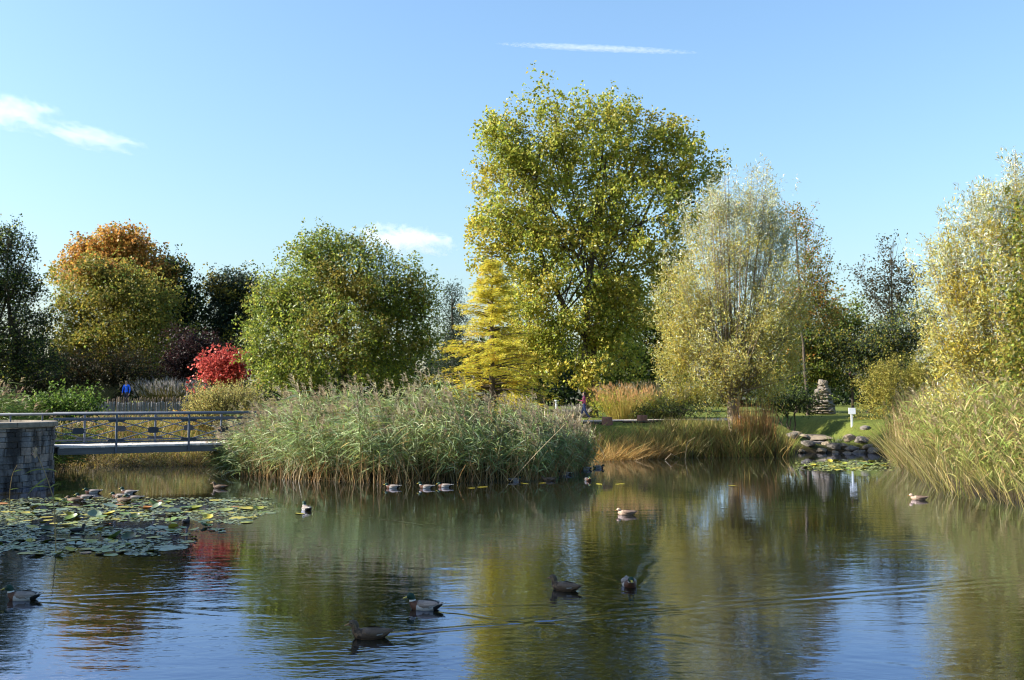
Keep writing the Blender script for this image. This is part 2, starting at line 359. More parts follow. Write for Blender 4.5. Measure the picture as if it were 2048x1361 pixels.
# ------------------------------------------------------------------ foliage
def lobes_from(px_lobes, d, depth=0.85):
    """lobes given as (px, py, rx, ry[, forward offset]) in the photograph's pixels -> centres, radii in metres"""
    cs, rs = [], []
    for l in px_lobes:
        off = l[4] if len(l) > 4 else 0.0
        c = at(l[0], l[1], d + off); k = (d + off) / FPX
        cs.append(c); rs.append((l[2] * k, max(l[2] * k * depth, 0.35), l[3] * k))
    return np.array(cs), np.array(rs)
def crown(g, cs, rs, n_leaf, per_twig, L, W, cols, wts=None, twig=0.7, jit=0.22, up=0.35, out=0.9, rnd=0.6, inner=0.45, patch=None, mat=0,
          spikes=0.08, twigs_geo=None, twigcol=(0.05, 0.04, 0.03), along=0.5, norm_out=0.5, hgrad=None, droop=0.0, lump=0.26, zmin=None, branch=7, bsize=0.42):
    """leaves set on short twigs spread through the lobes; clumps, gaps and stray shoots included"""
    nt_ = max(8, int(n_leaf / per_twig))
    area = rs[:, 0] * rs[:, 2] + 0.02
    nc = max(6, nt_ // branch)                     # leafy boughs, each carrying several twigs
    cl_ = rng.choice(len(cs), nc, p=area / area.sum()); cu = rdir(nc)
    crad = inner + (1 - inner) * rng.random(nc) ** 0.5
    crad = crad * (1 + lump * vnoise(cs[cl_] + cu * rs[cl_], 1.1, 2) * 0.8)
    ci = rng.integers(0, nc, nt_); li = cl_[ci]; u = unit(cu[ci] + rng.normal(0, 0.05, (nt_, 3)))
    sp = rng.random(nt_) < spikes
    rad = crad[ci] + sp * rng.uniform(0.02, 0.22, nt_) * (0.4 + np.maximum(u[:, 2], 0))
    bough = bsize * rng.uniform(0.6, 1.35, nc)[ci]
    T = cs[li] + u * rs[li] * rad[:, None] + rng.normal(0, 1, (nt_, 3)).clip(-1.7, 1.7) * bough[:, None] * np.array((1, 1, 0.75))
    ctint = rng.normal(0, 1, nc)[ci]
    ctr = (cs * area[:, None]).sum(0) / area.sum()
    outw = unit(T - (0.6 * cs[li] + 0.4 * ctr))
    tw = unit(outw * out + np.array([0, 0, 1.]) * up + rdir(nt_) * rnd)
    tl = twig * rng.uniform(0.6, 1.3, nt_) * np.where(sp, 1.4, 1.0)
    if zmin is not None:
        keep = T[:, 2] > zmin; T, tw, tl, li, u, ctint = T[keep], tw[keep], tl[keep], li[keep], u[keep], ctint[keep]; nt_ = len(T)
    s = rng.random((nt_, per_twig))
    p = T[:, None] - tw[:, None] * (tl[:, None] * s)[..., None] + rng.normal(0, 1, (nt_, per_twig, 3)).clip(-1.4, 1.4) * (jit * (0.35 + s))[..., None]
    if droop: p[..., 2] -= droop * (1 - s) ** 2 * tl[:, None]
    p = p.reshape(-1, 3); n = len(p)
    twr = np.repeat(tw, per_twig, 0)
    ax = unit(twr * along + rdir(n) * (1 - along * 0.6) + np.array([0, 0, -0.25]))
    nr = unit(np.repeat(outw if zmin is None else unit(T - ctr), per_twig, 0)[:n] * norm_out + np.array([0, 0, 0.45]) + rdir(n) * 0.75)
    nr = unit(nr - ax * (nr * ax).sum(1, keepdims=True))
    sz = rng.uniform(0.45, 1.3, n)
    V, F = leaves(p, ax, nr, L * sz, W * sz)
    col = palette(n, cols, wts)
    if patch is not None:      # branches that have turned colour
        pc, psize, thr = patch
        q = vnoise(p, psize, 5) + rng.normal(0, 0.35, n)
        k = q > thr
        col[k] = palette(int(k.sum()), pc)
    if hgrad is not None:      # (colours, z0, z1): top leaves show their pale undersides
        hc, z0, z1 = hgrad
        f = (p[:, 2] - z0) / (z1 - z0) + vnoise(p, 1.3, 3) * 0.35
        k = rng.random(n) < np.clip(f, 0.06, 0.72)
        col[k] = palette(int(k.sum()), hc)
    col *= (1 + 0.10 * np.repeat(rng.normal(0, 1, nt_), per_twig) + 0.10 * np.repeat(ctint, per_twig))[:, None].clip(0.6, 1.5)
    g.add(V, F, col, mat)
    if twigs_geo is not None:
        k = rng.random(nt_) < 0.7
        V, F, _ = ribbons(T[k] - tw[k] * (tl[k] * 1.5)[:, None], tw[k], tl[k] * 1.5, 0.022, rdir(int(k.sum())) * 0.08, (1.2, 0.8, 0.2))
        twigs_geo.add(V, F, twigcol)
    return T
def limbs(g, start, cs, n_sub=3, r0=0.12, top=None, curve=0.25, rs=None, sides=5):
    """limbs from the trunk to each lobe, each forking into lesser branches"""
    start = np.asarray(start, float)
    for i, c in enumerate(cs):
        s0 = start + (np.asarray(top) - start) * rng.uniform(0.15, 0.95) if top is not None else start
        mid = (s0 + c) / 2 + np.array([0, 0, 1]) * np.linalg.norm(c - s0) * curve * 0.4 + rng.normal(0, 0.12, 3)
        t = np.linspace(0, 1, 7)[:, None]
        P = (1 - t) ** 2 * s0 + 2 * t * (1 - t) * mid + t ** 2 * c
        V, F = tubes(P[None], np.linspace(r0, r0 * 0.35, 7)[None], sides); g.add(V, F)
        if rs is not None and n_sub:
            k = n_sub; u = rdir(k); u[:, 2] = np.abs(u[:, 2]) * 0.8
            e = c + u * rs[i] * 0.85; b = P[rng.integers(3, 7, k)]
            m2 = (b + e) / 2 + rng.normal(0, 0.1, (k, 3)) + np.array([0, 0, 0.1])
            t2 = np.linspace(0, 1, 5)[None, :, None]
            Q = (1 - t2) ** 2 * b[:, None] + 2 * t2 * (1 - t2) * m2[:, None] + t2 ** 2 * e[:, None]
            V, F = tubes(Q, np.broadcast_to(np.linspace(r0 * 0.4, 0.012, 5), (k, 5)), 4); g.add(V, F)
def trunk_tube(g, pts, radii, sides=9):
    P = np.array(pts, float); n = 10
    t = np.linspace(0, len(P) - 1, n); i = np.minimum(t.astype(int), len(P) - 2); f = (t - i)[:, None]
    Q = P[i] * (1 - f) + P[i + 1] * f; r = np.interp(t, np.arange(len(radii)), radii)
    Q[1:-1] += rng.normal(0, 0.03, (n - 2, 3)); r = r.copy(); r[0] *= 1.35
    V, F = tubes(Q[None], r[None], sides); g.add(V, F)
def tree(name, label, px, d, lobes, n_leaf, L, W, cols, cat='tree', group=None, trunk_r=0.16, trunk_top=None, bark=BARK, leaf=LEAF, wts=None,
         stems=1, sub=3, depth=0.85, per_twig=14, limb_r=None, thin=False, **kw):
    bx = xat(px, d); bz = gz(bx, d)
    cs, rs = lobes_from(lobes, d, depth)
    root = empty(name, (bx, d, bz), label, cat, group)
    tg = Geo()
    top = cs[np.argmax(cs[:, 2])] if trunk_top is None else at(trunk_top[0], trunk_top[1], d)
    base = np.array((bx, d, bz - 0.15))
    for s in range(stems):
        o = np.array((0, 0, 0)) if stems == 1 else rng.normal(0, 0.18, 3) * np.array((1, 1, 0))
        e = top if stems == 1 else cs[rng.integers(len(cs))]
        mid = (base + e) / 2 + np.array((*rng.normal(0, 0.15, 2), 0.3))
        trunk_tube(tg, [base + o, mid + o * 1.5, e], [trunk_r, trunk_r * 0.75, trunk_r * 0.2])
    s0 = base + (top - base) * 0.35
    limbs(tg, s0, cs, sub, limb_r or trunk_r * 0.45, top=base + (top - base) * 0.75, rs=rs)
    cg = Geo()
    tw = tg if thin else None
    kw.setdefault('bsize', 0.42 if d < 70 else 0.62)
    crown(cg, cs, rs, n_leaf, per_twig, L, W, cols, wts, twigs_geo=tw, **kw)
    tg.obj('trunk', bark, root, smooth=True)
    cg.obj('crown', leaf, root)
    return root

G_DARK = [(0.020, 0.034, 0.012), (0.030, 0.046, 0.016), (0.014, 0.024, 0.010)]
G_MID = [(0.075, 0.11, 0.02), (0.10, 0.14, 0.024), (0.058, 0.08, 0.016)]
G_LIME = [(0.17, 0.20, 0.024), (0.21, 0.21, 0.03), (0.13, 0.165, 0.022)]
G_YEL = [(0.26, 0.21, 0.025), (0.32, 0.24, 0.03), (0.22, 0.19, 0.03)]
G_OLIVE = [(0.15, 0.135, 0.024), (0.18, 0.15, 0.026), (0.115, 0.11, 0.02)]
G_ORANGE = [(0.46, 0.20, 0.045), (0.50, 0.27, 0.05), (0.36, 0.18, 0.035)]
G_RED = [(0.46, 0.07, 0.055), (0.52, 0.11, 0.08), (0.33, 0.04, 0.035)]
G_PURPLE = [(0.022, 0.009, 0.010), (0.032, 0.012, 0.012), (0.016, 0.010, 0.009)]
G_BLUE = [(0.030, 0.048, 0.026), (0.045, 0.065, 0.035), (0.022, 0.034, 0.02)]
G_SILVER = [(0.36, 0.39, 0.33), (0.46, 0.48, 0.43), (0.27, 0.30, 0.22)]
G_WILLOW = [(0.24, 0.22, 0.05), (0.30, 0.26, 0.06), (0.19, 0.185, 0.045), (0.34, 0.26, 0.05)]

def _lift(cols, k): return [tuple(np.array(c) * np.array(k)) for c in cols]
G_LIME, G_MID, G_OLIVE, G_YEL = _lift(G_LIME, (1.75, 1.65, 1.6)), _lift(G_MID, (1.7, 1.6, 1.5)), _lift(G_OLIVE, (1.6, 1.55, 1.4)), _lift(G_YEL, (1.5, 1.5, 1.4))
G_WILLOW, G_SILVER = [(0.42, 0.38, 0.09), (0.48, 0.42, 0.10), (0.35, 0.34, 0.08), (0.48, 0.36, 0.06), (0.42, 0.42, 0.18)], _lift(G_SILVER, (1.35, 1.33, 1.25))

def poplar():
    lob = [(1100, 290, 105, 100), (1210, 275, 110, 90), (1310, 300, 80, 80), (1035, 390, 95, 105), (1150, 420, 120, 110, 1.5), (1290, 420, 115, 105),
           (1375, 335, 68, 62), (1005, 310, 70, 70), (1185, 545, 115, 95), (1040, 600, 70, 95), (1090, 690, 60, 60, -1), (1240, 610, 82, 85), (990, 455, 52, 62),
           (1110, 238, 58, 46), (1215, 236, 60, 44), (1335, 255, 40, 45), (1075, 500, 75, 60, -1), (1245, 705, 48, 48), (1350, 520, 60, 80, 2), (1085, 645, 55, 60, -1.5), (1095, 725, 40, 42, -1.5), (1050, 735, 42, 40, -1), (1075, 570, 55, 55, -1.5), (965, 425, 38, 42), (962, 525, 36, 42), (985, 245, 30, 30), (1400, 400, 40, 50), (1165, 745, 40, 30, -2.5), (1178, 655, 48, 45, -2), (1215, 655, 45, 50, -1)]
    d = 66.0; bx = xat(1178, d); bz = gz(bx, d)
    root = empty('poplar_tree', (bx, d, bz), 'tallest tree, green and yellow poplar with dark forked trunk above the path', 'tree')
    cs, rs = lobes_from(lob, d, 0.9); rs = rs * 0.95
    tg = Geo(); base = np.array((bx, d, bz - .2))
    trunk_tube(tg, [base, at(1176, 700, d), at(1172, 600, d), at(1195, 450, d), at(1215, 300, d)], [0.34, 0.28, 0.24, 0.16, 0.04])
    trunk_tube(tg, [base + (0.33, 0.2, 0), at(1186, 740, d), at(1190, 640, d), at(1260, 500, d), at(1330, 340, d)], [0.26, 0.22, 0.2, 0.14, 0.04])
    trunk_tube(tg, [at(1174, 680, d), at(1120, 600, d), at(1085, 520, d), at(1065, 420, d), at(1080, 300, d)], [0.2, 0.19, 0.17, 0.13, 0.04])
    limbs(tg, at(1176, 640, d), cs, 4, 0.075, top=at(1190, 400, d), rs=rs)
    cg = Geo()
    crown(cg, cs, rs, 96000, 16, 0.21, 0.17, G_LIME + G_MID[1:2], (4, 5, 3, 1.5), twig=0.75, jit=0.24, up=0.45, patch=([(0.42, 0.37, 0.05), (0.36, 0.34, 0.05), (0.46, 0.36, 0.05)], 3.2, 0.12), inner=0.58, lump=0.5, spikes=0.14, bsize=0.5)
    tg.obj('trunk', BARK, root, smooth=True); cg.obj('crown', LEAFGLOSS, root)
def willow(name, label, px, d, head_py, lob, n_leaf, trunk_r, L, W, hz, leafsplit=1.0, bark=BARKPALE, group='pale willows'):
    bx = xat(px, d); bz = gz(bx, d)
    root = empty(name, (bx, d, bz), label, 'tree', group)
    cs, rs = lobes_from(lob, d, 0.9)
    tg = Geo(); head = at(px, head_py, d)
    trunk_tube(tg, [(bx + 0.05, d, bz - 0.2), (bx - 0.06, d, (bz + head[2]) / 2), head], [trunk_r, trunk_r * 0.85, trunk_r * 1.15], 11)
    cg = Geo()
    T = crown(cg, cs, rs, n_leaf, 26, L, W, G_WILLOW, branch=3, bsize=0.28, twig=1.25, jit=0.13, up=1.15, out=0.55, rnd=0.35, inner=0.25, along=0.62, norm_out=0.4,
              hgrad=(G_SILVER, *hz), spikes=0.16, lump=0.34, patch=(G_YEL, 2.0, 1.0))
    # long whippy shoots rising from the pollard head
    k = 230; e = T[rng.choice(len(T), k)]; b = head + rng.normal(0, trunk_r * 0.7, (k, 3)) * (1, 1, 0.6)
    m = b + (e - b) * np.array((0.55, 0.55, 0.3)); t = np.linspace(0, 1, 7)[None, :, None]
    Q = (1 - t) ** 2 * b[:, None] + 2 * t * (1 - t) * m[:, None] + t ** 2 * e[:, None]
    r = rng.uniform(0.02, 0.055, (k, 1)) * np.linspace(1, 0.2, 7)[None]
    V, F = tubes(Q, r, 4); tg.add(V, F)
    tg.obj('trunk', bark, root, smooth=True); cg.obj('crown', SILVER, root)
def cypress():
    d = 52.0; bx = xat(986, d); bz = gz(bx, d); top = at(984, 512, d)
    root = empty('bald_cypress', (bx, d, bz), 'yellow feathery conifer with dark tiered branches behind the reeds', 'tree')
    tg = Geo(); trunk_tube(tg, [(bx, d, bz - .2), at(984, 680, d), top], [0.2, 0.12, 0.02])
    H = top[2] - bz; cg = Geo()
    nb = 215; k = d / FPX
    f = np.sort(rng.random(nb) ** 0.9); f = 0.10 + 0.88 * f
    az = rng.uniform(0, 2 * np.pi, nb)
    prof = np.interp(f, [0, .12, .3, .5, .68, .8, .9, 1.0], [118, 122, 110, 88, 66, 45, 25, 5]) * k
    ln = prof * rng.uniform(0.6, 1.2, nb)
    z = bz + f * H
    pitch = np.interp(f, [0, .4, .8, 1], [0.10, 0.22, 0.5, 0.9]) + rng.normal(0, 0.06, nb)
    dirs = np.stack([np.cos(az), np.sin(az), pitch], 1)
    base = np.stack([np.interp(f, [0, 1], [bx, top[0]]), np.full(nb, d), z - ln * pitch * 0.75], 1)
    t = np.linspace(0, 1, 6)
    sag = -0.22 * (t ** 2)
    P = base[:, None] + ln[:, None, None] * (dirs[:, None] * t[None, :, None]) + (ln[:, None] * sag[None])[..., None] * np.array((0, 0, 1.))
    V, F = tubes(P, np.linspace(0.032, 0.006, 6)[None] * (0.5 + prof / prof.max())[:, None], 4); tg.add(V, F)
    # flat feathery sprays along every branch
    ns = 20
    s = rng.uniform(0.22, 1.0, (nb, ns)); i0 = np.minimum((s * 5).astype(int), 4); ff = (s * 5 - i0)[..., None]
    q = np.take_along_axis(P, i0[..., None].repeat(3, -1), 1) * (1 - ff) + np.take_along_axis(P, (i0 + 1)[..., None].repeat(3, -1), 1) * ff
    side = np.where(rng.random((nb, ns)) < 0.5, -1, 1)[..., None]
    dh = np.stack([np.cos(az), np.sin(az), 0 * az], 1)[:, None]; perp = np.stack([-np.sin(az), np.cos(az), 0 * az], 1)[:, None]
    sd = unit(dh * 0.8 + perp * side * rng.uniform(0.3, 1.0, (nb, ns, 1)) + np.array((0, 0, 1.)) * rng.normal(0.02, 0.12, (nb, ns, 1)))
    sl = (0.28 + 0.34 * prof / prof.max())[:, None] * rng.uniform(0.6, 1.25, (nb, ns))
    q = q.reshape(-1, 3); sd = sd.reshape(-1, 3); sl = sl.ravel()
    m = 15; u = rng.random((len(q), m))
    p = q[:, None] + sd[:, None] * (sl[:, None] * u)[..., None]
    p[..., 2] -= 0.16 * u ** 2
    p = p.reshape(-1, 3) + rng.normal(0, 0.04, (len(q) * m, 3)); n = len(p)
    sdr = np.repeat(sd, m, 0); pr = unit(np.cross(sdr, (0, 0, 1.)))
    ax = unit(sdr * 0.6 + pr * np.where(rng.random(n) < .5, -1, 1)[:, None] * 0.9 + rng.normal(0, 0.22, (n, 3)) - np.array((0, 0, .12)))
    V, F = leaves(p, ax, unit(np.array((0, -0.5, 0.6)) + rng.normal(0, 0.7, (n, 3))), 0.17 * rng.uniform(.6, 1.3, n), 0.026)
    hz_ = (p[:, 2] - bz) / H
    col = palette(n, [(0.62, 0.53, 0.055), (0.55, 0.51, 0.06), (0.66, 0.50, 0.05), (0.44, 0.45, 0.055)], (3, 3, 2, 2))
    k2 = vnoise(p, 1.2, 4) + rng.normal(0, 0.4, n) - hz_ > 0.35
    col[k2] = palette(int(k2.sum()), [(0.58, 0.38, 0.03), (0.54, 0.32, 0.03)])
    cg.add(V, F, col)
    tg.obj('trunk', BARK, root, smooth=True); cg.obj('crown', LEAF, root)

def plant_trees():
    poplar()
    willow('willow_tree', 'silvery yellow pollard willow with short pale trunk beside the bulrushes', 1466, 55.0, 792,
           [(1470, 445, 100, 92), (1405, 545, 92, 115), (1545, 545, 78, 120), (1470, 660, 130, 95, -0.6), (1365, 620, 66, 115), (1585, 640, 45, 85), (1515, 395, 58, 62),
            (1440, 400, 48, 42), (1565, 455, 38, 55), (1430, 740, 85, 40, -0.5), (1545, 735, 70, 40, -0.3), (1330, 700, 30, 50)],
           98000, 0.36, 0.19, 0.042, (8.5, 17.0))
    willow('willow_tree', 'tall silver-topped willow rising behind the reed bank at the picture edge', 2010, 39.0, 850,
           [(1935, 500, 75, 105), (2000, 430, 75, 95), (1905, 620, 68, 110), (1990, 610, 100, 140, -0.6), (1935, 740, 80, 75), (2050, 720, 105, 85), (2090, 450, 85, 150),
            (1962, 385, 36, 52), (2040, 350, 45, 58), (1880, 520, 35, 60), (2160, 560, 110, 200)],
           94000, 0.34, 0.17, 0.042, (6.0, 13.0))
    cypress()
    tree('round_tree', 'broad rounded olive-green tree between the red maple and the yellow conifer', 690, 56.0,
         [(690, 540, 115, 78), (600, 585, 92, 88), (790, 585, 85, 80), (560, 685, 78, 85), (680, 660, 125, 95, -1.5), (800, 690, 78, 85), (520, 720, 36, 55), (652, 495, 50, 38),
          (742, 498, 50, 34), (848, 645, 36, 70), (590, 750, 75, 35, -1), (720, 755, 90, 35, -1), (545, 610, 40, 55), (835, 570, 34, 34)],
         80000, 0.17, 0.10, G_LIME[:1] + G_MID + G_OLIVE[:1], wts=(3.2, 3, 2.4, 1.6, 1), trunk_r=0.22, stems=4, twig=0.6, jit=0.2, up=0.4, leaf=LEAFGLOSS, lump=0.32,
         patch=([(0.20, 0.18, 0.03), (0.24, 0.19, 0.03)], 2.6, 0.95), spikes=0.12, inner=0.3)
    tree('red_maple', 'small scarlet maple beside the broad round tree', 452, 57.5,
         [(450, 722, 28, 19), (425, 740, 18, 12), (472, 740, 16, 20), (412, 762, 14, 7), (440, 752, 20, 12)], 6500, 0.15, 0.13, G_RED, trunk_r=0.06, stems=2,
         per_twig=10, twig=0.35, jit=0.14, up=0.1, limb_r=0.03)
    tree('orange_maple', 'maple with orange crown rising above the olive tree', 225, 87.0,
         [(215, 500, 62, 38), (270, 512, 46, 44), (165, 515, 34, 32), (240, 470, 40, 16), (310, 545, 42, 45), (140, 545, 30, 30), (230, 560, 90, 50), (200, 540, 34, 22, -9)], 28000, 0.24, 0.22,
         G_ORANGE + G_OLIVE[:2], wts=(3, 2.4, 3, 1.5, 1.5), trunk_r=0.25, twig=0.7, jit=0.3, patch=(G_OLIVE + G_MID[:1], 3.5, 0.55), inner=0.35)
    tree('olive_tree', 'wide olive and bronze tree in front of the orange maple', 225, 79.0,
         [(235, 605, 100, 70), (150, 605, 52, 72), (250, 695, 112, 62), (165, 695, 62, 62), (315, 655, 46, 62), (290, 590, 50, 50), (210, 555, 60, 40)], 46000, 0.21, 0.15,
         G_OLIVE + G_MID[:1], wts=(3, 3, 2, 2), trunk_r=0.25, stems=2, twig=0.8, jit=0.28, patch=([(0.34, 0.27, 0.04), (0.36, 0.25, 0.04)], 3, 0.8), inner=0.4, lump=0.5, spikes=0.16)
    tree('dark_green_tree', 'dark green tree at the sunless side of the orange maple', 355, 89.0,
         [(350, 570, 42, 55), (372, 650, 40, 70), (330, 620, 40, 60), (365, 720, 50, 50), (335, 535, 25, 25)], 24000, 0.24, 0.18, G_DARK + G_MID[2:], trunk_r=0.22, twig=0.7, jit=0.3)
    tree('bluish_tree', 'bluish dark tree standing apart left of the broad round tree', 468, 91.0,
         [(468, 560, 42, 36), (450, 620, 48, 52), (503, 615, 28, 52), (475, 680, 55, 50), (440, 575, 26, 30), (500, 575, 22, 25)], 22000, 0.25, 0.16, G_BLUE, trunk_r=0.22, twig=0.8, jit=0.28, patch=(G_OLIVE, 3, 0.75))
    tree('purple_shrub', 'dark purple-leaved shrub behind the paling fence', 385, 72.0, [(385, 700, 45, 45), (360, 735, 40, 30), (425, 715, 30, 40)], 9000, 0.17, 0.12, G_PURPLE, cat='shrub', trunk_r=0.08, stems=3, jit=0.2)
    tree('feathery_dark_tree', 'dark tree with open feathery top at the edge of the picture', 25, 67.0,
         [(18, 475, 36, 40), (68, 490, 16, 36), (5, 560, 62, 60), (50, 570, 36, 50), (40, 645, 82, 62), (-30, 520, 50, 90), (-50, 640, 70, 90), (60, 720, 85, 52), (-30, 735, 70, 45)],
         34000, 0.17, 0.11, G_DARK + G_MID[:1] + G_OLIVE[:1], wts=(2, 3, 2, 2, 1), trunk_r=0.2, stems=3, twig=0.9, jit=0.17, up=0.9, spikes=0.2, inner=0.3, thin=True)
    tree('dark_conifer', 'dark blue-green conifer half hidden behind the yellow conifer', 906, 84.0, [(906, 660, 34, 40), (905, 610, 20, 40), (906, 720, 45, 50), (904, 580, 10, 20)], 12000, 0.22, 0.07, G_BLUE, trunk_r=0.15, jit=0.2)
    tree('airy_alder', 'thin dark tree with see-through crown standing between the two willows', 1782, 96.0,
         [(1778, 560, 40, 45), (1782, 500, 20, 36), (1735, 590, 36, 26), (1815, 600, 32, 60), (1770, 615, 50, 32), (1710, 545, 22, 14), (1830, 540, 18, 34)], 4200, 0.24, 0.16,
         [(0.045, 0.045, 0.02), (0.03, 0.035, 0.015), (0.08, 0.06, 0.02)], trunk_r=0.13, twig=0.9, jit=0.25, up=0.3, thin=True, per_twig=7, inner=0.2, sub=6, bsize=0.9, lump=0.4)
    tree('golden_birch', 'slim tree with thin orange leaves behind the pollard willow', 1615, 74.0,
         [(1610, 500, 30, 60), (1635, 560, 26, 50), (1600, 600, 45, 50), (1645, 620, 35, 40), (1590, 430, 18, 40)], 9000, 0.16, 0.12, G_OLIVE + G_ORANGE[:1] + G_MID[:1], trunk_r=0.12, twig=0.8, jit=0.22, thin=True, per_twig=9)
    tree('background_tree', 'deep green tree filling the gap between poplar and pollard willow', 1285, 86.0,
         [(1250, 640, 80, 80), (1320, 690, 75, 70), (1210, 720, 70, 60), (1290, 740, 80, 45), (1340, 620, 50, 70)], 26000, 0.24, 0.17, G_DARK[1:2] + G_MID, trunk_r=0.25, jit=0.3, patch=(G_OLIVE, 3, 0.6))
    tree('background_tree', 'dark green tree behind the path and the yellow conifer', 1085, 88.0,
         [(1060, 700, 70, 60), (1130, 730, 70, 45), (1010, 730, 60, 50), (940, 735, 60, 40)], 20000, 0.24, 0.17, G_DARK + G_MID[:1], trunk_r=0.22, jit=0.3)
    tree('background_tree', 'mixed green tree in the shade at the far side of the lawn', 1590, 82.0,
         [(1570, 680, 70, 70), (1640, 680, 60, 60), (1600, 745, 90, 40), (1690, 640, 45, 45), (1660, 740, 50, 40)], 26000, 0.22, 0.15, G_MID + G_DARK[1:2] + G_OLIVE[:1], trunk_r=0.2, jit=0.28, patch=(G_ORANGE[:1] + G_OLIVE, 2.5, 0.8))
    tree('background_tree', 'grey-green tree behind the stone cairn', 1735, 80.0,
         [(1730, 690, 62, 42), (1690, 710, 45, 40), (1790, 680, 60, 50), (1830, 650, 50, 60), (1745, 745, 80, 30)], 26000, 0.2, 0.10, G_BLUE + G_OLIVE[:1] + G_MID[:1], trunk_r=0.18, jit=0.26)
    tree('olive_bush', 'rounded olive-yellow bush beside the white sign', 1790, 64.0,
         [(1790, 755, 72, 42), (1755, 775, 36, 35), (1835, 775, 50, 48), (1775, 810, 75, 30), (1860, 740, 36, 45)], 26000, 0.13, 0.06, G_OLIVE + G_WILLOW[:2], cat='bush', trunk_r=0.07, stems=5, twig=0.45, jit=0.13, up=0.6, limb_r=0.03)
    tree('alder_branch_tree', 'big-leaved green tree leaning in at the picture edge beside the willow', 2085, 31.0,
         [(2072, 470, 46, 70), (2062, 620, 52, 85), (2055, 720, 60, 60), (2095, 560, 60, 120), (2058, 400, 26, 30)], 7000, 0.15, 0.10, G_MID[2:] + G_OLIVE + G_LIME[2:], trunk_r=0.12, stems=2, twig=0.5, jit=0.18, leaf=LEAFGLOSS, per_twig=8)
    # shrubs in the sunny border and behind the bridge
    tree('yellow_bush', 'twiggy golden bush at the far end of the footbridge', 450, 48.5,
         [(450, 803, 62, 34), (400, 815, 36, 28), (498, 805, 36, 32), (450, 835, 80, 22), (425, 785, 30, 18)], 26000, 0.085, 0.045, [(0.40, 0.35, 0.11), (0.36, 0.33, 0.10), (0.44, 0.36, 0.10), (0.30, 0.29, 0.08)],
         cat='bush', trunk_r=0.03, stems=8, twig=0.45, jit=0.07, up=1.0, limb_r=0.02, patch=(G_ORANGE, 1.0, 0.85), thin=True)
    tree('leafy_shrub', 'bright green broad-leaved shrub beside the feathery reeds and the fence', 140, 45.0,
         [(130, 808, 46, 22), (170, 815, 26, 20), (95, 815, 40, 22), (150, 790, 20, 10)], 5200, 0.14, 0.09, [(0.085, 0.15, 0.02), (0.11, 0.17, 0.025), (0.06, 0.11, 0.015)], cat='shrub', trunk_r=0.03, stems=5, twig=0.35, jit=0.12, per_twig=9, limb_r=0.02)
    tree('low_evergreen_shrub', 'low dark evergreen shrub at the edge of the shaded lawn', 1575, 63.0, [(1570, 795, 50, 24), (1535, 800, 30, 20), (1610, 800, 34, 20)], 9000, 0.14, 0.07, G_DARK + G_MID[:1], cat='shrub', trunk_r=0.05, stems=4, twig=0.35, jit=0.12, limb_r=0.03)
    tree('yellow_border_shrub', 'small yellow-leaved shrub beside the orange grass', 1365, 63.0, [(1360, 785, 34, 22), (1395, 790, 30, 22)], 5000, 0.12, 0.07, G_YEL + G_LIME[:1], cat='shrub', trunk_r=0.03, stems=4, twig=0.3, jit=0.1, limb_r=0.02)
    tree('mixed_border_shrub', 'low yellow-green border planting next to the walking woman', 1205, 62.0, [(1205, 805, 26, 16), (1240, 812, 40, 12), (1310, 812, 45, 12)], 6000, 0.09, 0.05, G_LIME + G_YEL[:1] + G_MID[:1], cat='shrub', trunk_r=0.02, stems=4, twig=0.25, jit=0.09, limb_r=0.015)
    tree('dark_border_shrub', 'dark green low plants along the curve of the path', 1360, 61.0, [(1345, 817, 40, 8), (1400, 815, 40, 10), (1290, 820, 40, 6)], 5000, 0.1, 0.05, G_DARK + G_MID[:1], cat='shrub', trunk_r=0.02, stems=4, twig=0.25, jit=0.09, limb_r=0.015)
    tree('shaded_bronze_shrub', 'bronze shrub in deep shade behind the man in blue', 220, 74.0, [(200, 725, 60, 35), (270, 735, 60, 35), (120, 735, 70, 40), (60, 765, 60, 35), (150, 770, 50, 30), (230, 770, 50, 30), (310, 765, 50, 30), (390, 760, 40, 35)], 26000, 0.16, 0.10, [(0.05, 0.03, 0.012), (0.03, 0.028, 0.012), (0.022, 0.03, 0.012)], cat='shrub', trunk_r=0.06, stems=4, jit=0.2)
    # tall trees just outside the frame: they shade the near water, the pier and the foot of the left-hand trees
    for (x, y, top, r, lab) in ((-21.5, 9.0, 17, 4.6, 'tall tree on the near shore outside the picture'), (-21.5, 14.5, 16, 4.2, 'second tall tree on the near shore outside the picture'), (-21.5, 19.6, 10.5, 3.2, 'lower tree on the near shore outside the picture'),
                                (-52, 66, 21, 7.5, 'large tree shading the dark trees by the fence'), (-54, 79, 21, 7.5, 'further large tree shading the dark trees by the fence')):
        z = gz(x, y); root = empty('shore_tree', (x, y, z), lab, 'tree', 'trees on the near shore')
        cs = np.array([(x, y, z + top * 0.6), (x + r * .3, y + r * .4, z + top * 0.45), (x - r * .3, y - r * .4, z + top * 0.45), (x, y, z + top * 0.8)])
        rs = np.array([(r * .8, r * .8, top * .25), (r * .7, r * .7, top * .25), (r * .7, r * .7, top * .25), (r * .55, r * .55, top * .2)])
        tg = Geo(); trunk_tube(tg, [(x, y, z - .2), (x, y, z + top * .4), (x, y, z + top * .8)], [.3, .22, .05]); limbs(tg, (x, y, z + top * .3), cs, 3, 0.1, rs=rs)
        cg = Geo(); crown(cg, cs, rs, 9000, 14, 0.5, 0.38, G_MID, jit=0.5, twig=1.0)
        tg.obj('trunk', BARK, root, smooth=True); cg.obj('crown', LEAF, root)
    # the far wood closing the view: one mass
    n = 46; px = np.linspace(-250, 2350, n); lob = []
